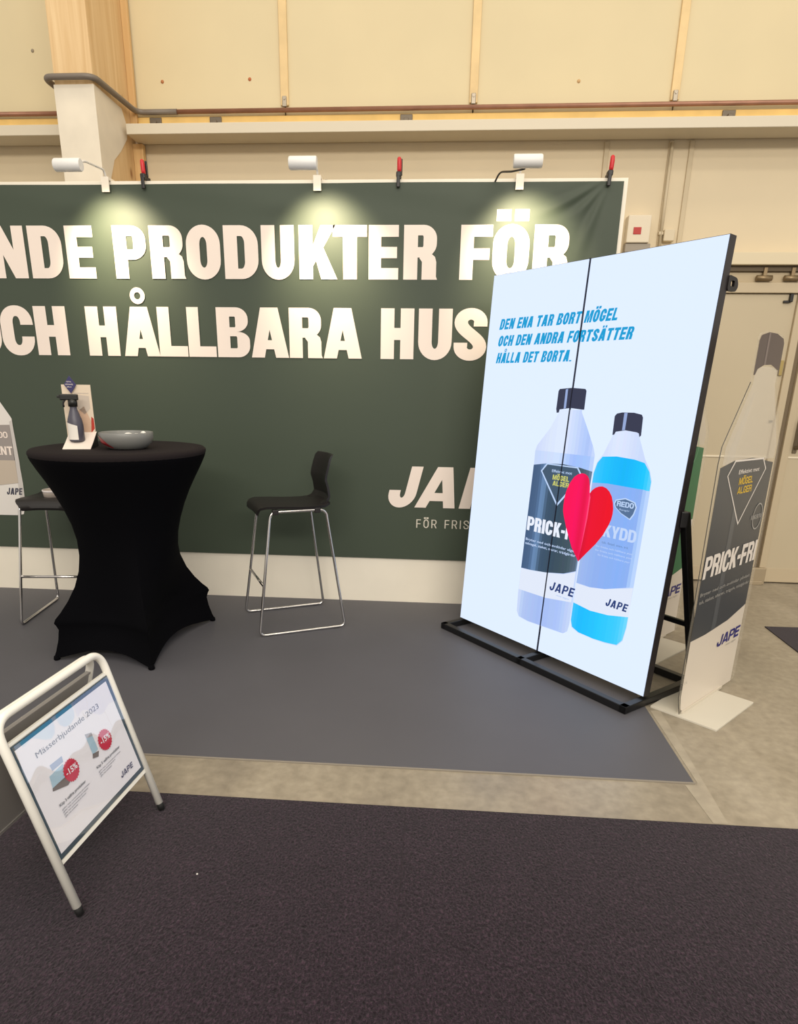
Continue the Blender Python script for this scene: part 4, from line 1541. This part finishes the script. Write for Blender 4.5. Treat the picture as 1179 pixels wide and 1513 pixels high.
# ================================================================== A-FRAME SIGN
sg = thing('sandwich_board', 'white tubular folding sign with an offer poster standing on the dark carpet', 'sign', (-.923, 1.377, .006))
TH = math.radians(15.5)
SD = Vector((.0777, .99698, 0))
BKN = Vector((-SD.y, SD.x, 0))
UP1 = Vector((0, 0, 1)) * math.cos(TH) + BKN * math.sin(TH)
UP2 = Vector((0, 0, 1)) * math.cos(TH) - BKN * math.sin(TH)
FN1 = SD.cross(UP1)                                   # front face outwards
f1 = lambda u, v, off=0.0: SD * u + UP1 * v + FN1 * off
TOPV = .600
hinge = UP1 * TOPV
off2 = hinge + BKN * .022 - UP2 * TOPV
FN2 = UP2.cross(SD)
f2 = lambda u, v, off=0.0: off2 + SD * u + UP2 * v + FN2 * off
for nm, fq in (('front_frame', f1), ('rear_frame', f2)):
    bm = bmesh.new()
    tv = TOPV if nm == 'front_frame' else TOPV - .012
    pts = fillet([fq(0, .03), fq(0, tv), fq(.476, tv), fq(.476, .03)], .058, 9)
    tube(bm, pts, .0125, 14)
    fr_ = obj(nm, bm, WHITE_ENAMEL, sg, True)
    for u in (0, .476):
        bm = bmesh.new()
        tube(bm, [fq(u, .004), fq(u, .018), fq(u, .034)], [.0105, .0115, .0115], 12)
        obj('foot_cap', bm, RUBBER, fr_, True)['label'] = 'black rubber foot'
    bm = bmesh.new()
    prism(bm, [(.008, .166), (.468, .166), (.468, .526), (.008, .526)], fq, -.006, -.001)
    prism(bm, [(.008, .158), (.468, .158), (.468, .170), (.008, .170)], fq, -.009, .004)
    prism(bm, [(.008, .522), (.468, .522), (.468, .531), (.008, .531)], fq, -.009, .003)
    obj('sheet_panel', bm, WHITE_ENAMEL if nm == 'front_frame' else mat('shade grey back sheet', (150, 146, 142), .5), sg)  # rear sheet coloured grey to put in the shade inside the sign
    if nm == 'rear_frame':
        continue
for u in (.09, .386):
    bm = bmesh.new()
    box(bm, (-.012, -.012, -.008), (.012, .012, .008), .003, 0, Matrix.Translation(hinge + SD * u + BKN * .011 - Vector((0, 0, .006))))
    obj('hinge', bm, WHITE_ENAMEL, sg)
PW = mat('poster paper', (246, 244, 252), .4)
PTXT = mat('poster grey text', (120, 122, 136), .3)
PBLK = mat('poster dark text', (96, 98, 104), .3)
PNAVY = mat('poster navy', (62, 62, 100), .3)
PTEAL = mat('poster holder slate', (58, 76, 88), .35)
A = Art(lambda u, v, off: f1(u, v, .0035 + off), .0004)
A.poly([(.012, .172), (.464, .172), (.464, .520), (.012, .520)], PTEAL, 0)
A.poly([(.022, .186), (.452, .186), (.449, .506), (.022, .506)], PW, 1)
A.text('Mässerbjudande 2023', .078, .374, .450, .017, PTXT, 3, bold=.0)
A.poly([(.106, .41), (.159, .408), (.156, .391), (.108, .392)], mat('poster pack blue', (170, 184, 214), .3), 3)
A.poly([(.090, .385), (.150, .388), (.150, .340), (.083, .344)], mat('poster pack pale', (176, 206, 226), .3), 4)
A.poly([(.080, .344), (.083, .352), (.145, .352), (.150, .330), (.138, .326)], mat('poster pack foot', (120, 110, 106), .3), 5)
A.poly([(.273, .412), (.301, .403), (.301, .345), (.272, .342)], mat('poster pack pale', (176, 206, 226), .3), 3)
A.poly([(.273, .412), (.301, .403), (.301, .392), (.274, .398)], mat('poster pack grey', (176, 172, 178), .3), 4)
A.poly([(.265, .334), (.272, .346), (.301, .340), (.290, .326)], mat('poster pack foot', (120, 110, 106), .3), 5)


def burst(cx, cy, r, layer, m, a0=0, a1=360, teeth=22):
    p = []
    for k in range(teeth * 2 + 1):
        a = math.radians(a0 + (a1 - a0) * k / (teeth * 2))
        q = r * (1 if k % 2 else .9)
        p.append((cx + q * math.cos(a), cy + q * math.sin(a)))
    A.poly(p, m, layer)


PRED = mat('poster red', (206, 44, 70), .3)
burst(.170, .355, .034, 6, PRED)
A.text('-15%', .146, .196, .349, .018, PW, 8, bold=.02)
burst(.343, .354, .034, 6, PRED)
A.text('-15%', .319, .369, .349, .018, PW, 8, bold=.02)
A.text('Köp 3 valfria produkter', .080, .202, .294, .0085, PBLK, 8, bold=.02)
for k, b_ in enumerate((.212, .20, .185, .14)):
    A.text('gäller hela sortimentet på mässan'[: [33, 33, 33, 22][k]], .082, b_, .281 - .0075 * k, .0045, PTXT, 8, bold=.01)
A.text('Köp 5 valfria produkter', .263, .390, .298, .0085, PBLK, 8, bold=.02)
for k, b_ in enumerate((.385, .35, .325)):
    A.text('gäller hela sortimentet på mässan'[: [33, 28, 22][k]], .264, b_, .285 - .0075 * k, .0045, PTXT, 8, bold=.01)
A.line('JAPE', .345, .418, .212, .0175, PNAVY, 8, .22, .2, .2, .3, .22)
A.build('poster', sg)
# clear glossy cover sheet over the poster, slightly warped
bm = bmesh.new()
g = [[bm.verts.new(f1(.014 + .449 * i / 40, .174 + .345 * j / 30, .0085 + .0006 * math.sin(i * .31 + .4) * math.sin(j * .23 + 1) + .0004 * math.sin(i * .62))) for i in range(41)] for j in range(31)]
for j in range(30):
    for i in range(40):
        bm.faces.new((g[j][i], g[j][i + 1], g[j + 1][i + 1], g[j + 1][i])).smooth = True
GC = clear('glossy clear cover', (255, 255, 255), 0.0, .02)
nt = GC.node_tree
for n in list(nt.nodes):
    nt.nodes.remove(n)
o_ = nt.nodes.new('ShaderNodeOutputMaterial')
mx = nt.nodes.new('ShaderNodeMixShader')
fr_ = nt.nodes.new('ShaderNodeFresnel')
fr_.inputs['IOR'].default_value = 2.9
tb = nt.nodes.new('ShaderNodeBsdfTransparent')
gb = nt.nodes.new('ShaderNodeBsdfGlossy')
gb.inputs['Roughness'].default_value = .03
ge = nt.nodes.new('ShaderNodeNewGeometry')
iv = nt.nodes.new('ShaderNodeMath')
iv.operation = 'SUBTRACT'
iv.inputs[0].default_value = 1.0
nt.links.new(ge.outputs['Backfacing'], iv.inputs[1])
ml = nt.nodes.new('ShaderNodeMath')
ml.operation = 'MULTIPLY'
nt.links.new(fr_.outputs[0], ml.inputs[0])
nt.links.new(iv.outputs[0], ml.inputs[1])
nt.links.new(ml.outputs[0], mx.inputs[0])
nt.links.new(tb.outputs[0], mx.inputs[1])
nt.links.new(gb.outputs[0], mx.inputs[2])
nt.links.new(mx.outputs[0], o_.inputs['Surface'])
obj('cover_sheet', bm, GC, sg)

# bits of lint on the aisle carpet
for x, y, s in ((-.66, 1.56, .0035), (.18, .92, .003), (-.24, .80, .003)):
    bm = bmesh.new()
    bmesh.ops.create_icosphere(bm, subdivisions=1, radius=s)
    for v in bm.verts:
        v.co.z *= .5
    o = obj('lint', bm, mat('white lint', (225, 220, 215), .8), None, True, (x, y, .0075))
    tag(o, 'tiny white speck of lint on the dark carpet, ' + ('below the folding sign' if s > .0032 else 'right of the middle' if x > 0 else 'nearest the bottom border'), 'lint', 'specks of lint on the carpet')
